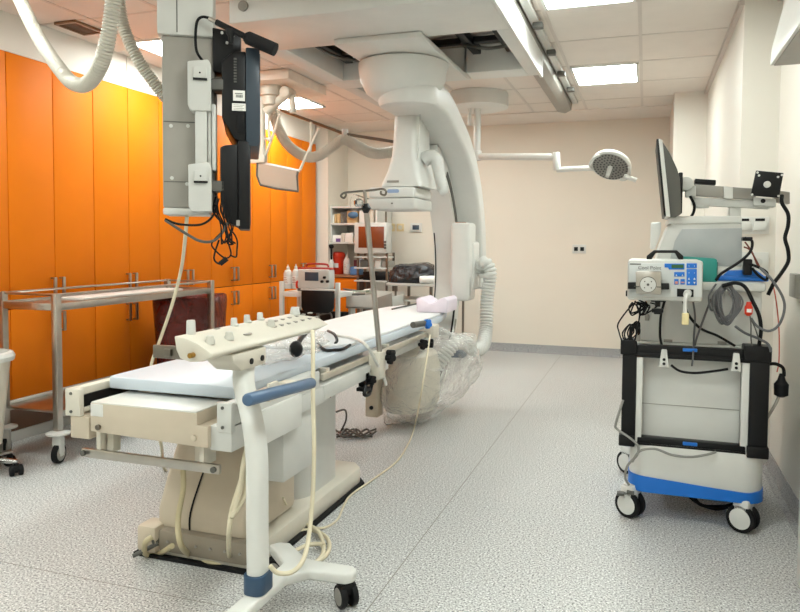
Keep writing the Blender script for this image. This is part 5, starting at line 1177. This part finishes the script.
f = MB(); f.bx(K(743, 262, 3.72).x, K(752, 262, 3.72).x, 3.70, 3.74, K(747, 275, 3.72).z, K(747, 259, 3.72).z, .006); tag(obj('black_plug', f, black_m), 'upright black plug block standing in front of the bright blue tray', 'plug')
# cables of the cart
def cable(pts, r, m, label, nm='cable', Y=3.64, kind=None):
    f = MB()
    for l in (pts if isinstance(pts[0], list) else [pts]): f.tube([at(p[0], p[1], Y=p[2] if len(p) > 2 else Y) for p in l], r)
    return tag(obj(nm, f, m, angle=80), label, 'cable', None, kind)
cable([(782, 195, 3.85), (782, 203, 3.84), (788, 214, 3.84), (788, 226, 3.84), (785, 238, 3.84), (788, 250, 3.84), (788, 262, 3.84), (780, 275, 3.82), (774, 283, 3.8), (768, 295, 3.8)], .009, rubber_m, 'thick black cable snaking down from the black mount plate')
cable([(745, 238, 3.72), (752, 241, 3.70), (750, 252, 3.69), (738, 263, 3.67), (722, 273, 3.66), (716, 280, 3.64)], .0065, rubber_m, 'black cable bending from the console plug down to the teal box')
cable([(752, 268, 3.69), (758, 275, 3.68), (766, 280, 3.68), (767, 273, 3.68), (760, 268, 3.68), (750, 264, 3.69)], .0065, rubber_m, 'short black cable loop over the right end of the blue tray')
for l in ([(745, 242, 3.8), (752, 252, 3.79), (757, 264, 3.78), (762, 272, 3.78)], [(744, 247, 3.8), (750, 250, 3.79), (756, 260, 3.78), (760, 268, 3.78)]):
    cable(l, .004, mat('red_brown_wire', '#7a3a2a', .5), 'thin red-brown wire crossing the wall socket beside the console', 'wire')['group'] = 'red-brown wires by the console'
loops = []; rng = random.Random(9)
for k in range(9):
    a = 724+rng.uniform(-3, 5); w_ = rng.uniform(9, 18); b_ = 319+rng.uniform(-3, 9)
    loops.append([(a+2, 284, 3.66), (a-w_*.7, 296, 3.65), (a-w_*.6, 312, 3.65-.004*k), (a, b_, 3.645), (a+w_*.7, 314, 3.65), (a+w_, 300, 3.655), (a+3, 285, 3.66)])
loops.append([(716, 284, 3.66), (709, 296, 3.64), (711, 310, 3.64), (716, 306, 3.64), (718, 290, 3.65)])
cable(loops, .0045, mat('grey_cable', '#5c5c5e', .45), 'big coil of dark grey cable hanging on the cart under the blue tray', 'cable_coil')
cable([(722, 286), (735, 283), (745, 287), (752, 300), (759, 315), (761, 330), (759, 345)], .0085, rubber_m, 'thick black cable arching from the coil down the right side of the cart')
cable([(760, 268, 3.66), (772, 280, 3.6), (783, 298, 3.6), (784, 312, 3.6), (778, 326, 3.6), (768, 331, 3.6), (757, 326, 3.62), (751, 318, 3.63)], .006, mat('grey_cable', '#5c5c5e', .45), 'grey cable making a wide loop at the right of the cart')
cable([(735, 326), (745, 333), (757, 338), (768, 344, 3.58), (771, 352, 3.57)], .006, mat('grey_cable', '#5c5c5e', .45), 'grey cable running from the coil to the right frame post')
cable([(665, 300, 3.7), (661, 315, 3.7), (660, 335, 3.7), (662, 346, 3.66)], .006, rubber_m, 'black cable hanging straight from the pump clamp to the frame')
cable([(683, 300, 3.66), (688, 314, 3.68), (700, 328, 3.7), (718, 336, 3.7), (735, 346, 3.67)], .0065, rubber_m, 'black cable slanting from the pump across the white cart front')
cable([(693, 301, 3.66), (695, 316, 3.68), (694, 335, 3.66), (693, 356, 3.58), (692, 366, 3.58)], .0045, mat('grey_cable', '#5c5c5e', .45), 'thin grey cord hanging below the right side of the pump')
cable([(711, 299, 3.64), (704, 318, 3.66), (697, 337, 3.66), (695, 345, 3.62)], .005, mat('grey_cable', '#5c5c5e', .45), 'grey cord slanting left from the coil')
cable([(671, 365, 3.585), (680, 371, 3.58), (695, 373, 3.58), (715, 371, 3.58), (728, 369, 3.585)], .006, rubber_m, 'black cord slung between the two white brackets of the cart')
knots = []; rng = random.Random(2)
for k in range(8):
    a, b_ = rng.uniform(632, 648), rng.uniform(301, 304); knots.append([(a, b_, 3.52), (a+rng.uniform(-8, 6), 308, 3.5), (a+rng.uniform(-6, 10), 312+rng.uniform(-2, 4), 3.5), (a+rng.uniform(4, 12), 306, 3.51), (a+rng.uniform(-3, 6), b_-1, 3.52)])
knots.append([(634, 303, 3.52), (626, 312, 3.52), (618, 324, 3.54), (619, 332, 3.56), (622, 342, 3.58)]); knots.append([(641, 304, 3.52), (639, 320, 3.54), (635, 340, 3.57)])
cable(knots, .0035, rubber_m, 'tangle of thin black wires under the left side of the pump', 'wire_tangle')
kn = []
for k in range(7):
    a = rng.uniform(624, 634); kn.append([(a, 341, 3.6), (a-rng.uniform(0, 5), 333, 3.59), (a+rng.uniform(0, 6), 325-rng.uniform(0, 4), 3.58), (a+rng.uniform(4, 8), 332, 3.59), (a+rng.uniform(-3, 5), 341, 3.6)])
cable(kn, .0035, rubber_m, 'small nest of black wires on the left corner of the cart frame', 'wire_nest')
f = MB(); q = K(638, 335, 3.6); f.bx(q.x-.012, q.x+.012, 3.59, 3.62, q.z-.03, q.z+.03, .004); tag(obj('grey_connector', f, grey_m), 'grey connector end standing beside the wire nest on the cart frame', 'connector')
f = MB(); q = K(647, 317, 3.72); f.bx(q.x-.01, q.x+.01, 3.735, 3.75, q.z-.02, q.z+.012, .003); tag(obj('grey_connector', f, grey_m), 'small grey connector on the white cart front under the pump', 'connector')
t5 = thing('red_clamp', 'red roller clamp with a white label hanging right of the cable coil', 'clamp', K(749, 310))
f = MB(); q = K(749.5, 310); f.lathe((q.x, 3.63, q.z), [(.008, -.03), (.017, -.02), (.018, .012), (.013, .02), (.01, .035)], n=16); obj('body', f, red_m, t5)
f = MB(); f.bx(q.x-.01, q.x+.01, 3.608, 3.615, q.z-.012, q.z+.004); obj('label', f, paper_m, t5)
f = MB(); f.tube([K(750, 316), K(751, 325), K(751, 338), K(752, 346)], .003); f.tube([K(750, 317), K(755, 328), K(759, 340)], .003); obj('lead', f, dgrey_m, t5)
cable([(623, 400, 3.58), (616, 423, 3.57), (617, 429, 3.57), (630, 438, 3.56), (638, 446, 3.55), (637, 455, 3.55), (628, 465, 3.55), (625, 477, 3.55), (629, 485, 3.56)], .006, mat('grey_cable2', '#8a8984', .45), 'grey cable looping at the lower left of the cart')
cable([(632, 462, 3.55), (640, 451, 3.55), (655, 449, 3.55), (672, 455, 3.56), (690, 457, 3.56), (705, 455, 3.57), (716, 452, 3.585)], .006, mat('grey_cable2', '#8a8984', .45), 'grey cable sagging across the white base of the cart')
for l in ([(690, 497, 3.8), (696, 502, 3.8), (705, 506, 3.8), (725, 506, 3.8), (735, 503, 3.8)], [(694, 496, 3.8), (700, 504, 3.82), (716, 509, 3.82), (728, 507, 3.82)]):
    cable(l, .008, rubber_m, 'black cable sagging under the blue band of the cart base')['group'] = 'cables under the cart base'
cable([(772, 281, 3.9), (776, 300, 3.9), (779, 330, 3.9), (779, 360, 3.9), (777, 372, 3.88)], .003, mat('pink_wire', '#d0604a', .5), 'thin orange wire hanging right of the cart')
t6 = thing('black_plug', 'black power plug hanging on a hook right of the cart frame', 'plug', K(780, 387, 3.68))
f = MB(); f.tube([K(769, 364, 3.66), K(776, 364, 3.66), K(783, 368, 3.67), K(784, 376, 3.68)], .008); f.lathe(K(781, 395, 3.68), [(.012, -.01), (.03, .0), (.032, .05), (.018, .07), (.01, .1)], n=16); obj('body', f, rubber_m, t6)
f = MB(); f.tube([K(779, 396, 3.68), K(776, 403, 3.66), K(769, 415, 3.65), K(767, 418, 3.65)], .007); obj('lead', f, grey_m, t6)
# ------------------------------------------------------------------ light and exposure
w = bpy.data.worlds.new('world'); sc.world = w; w.use_nodes = True
w.node_tree.nodes['Background'].inputs['Color'].default_value = (1, .97, .93, 1); w.node_tree.nodes['Background'].inputs['Strength'].default_value = .3
vs = sc.view_settings; vs.view_transform = 'Standard'; vs.look = 'None'; vs.exposure = 0.82; vs.gamma = 1; vs.use_curve_mapping = False
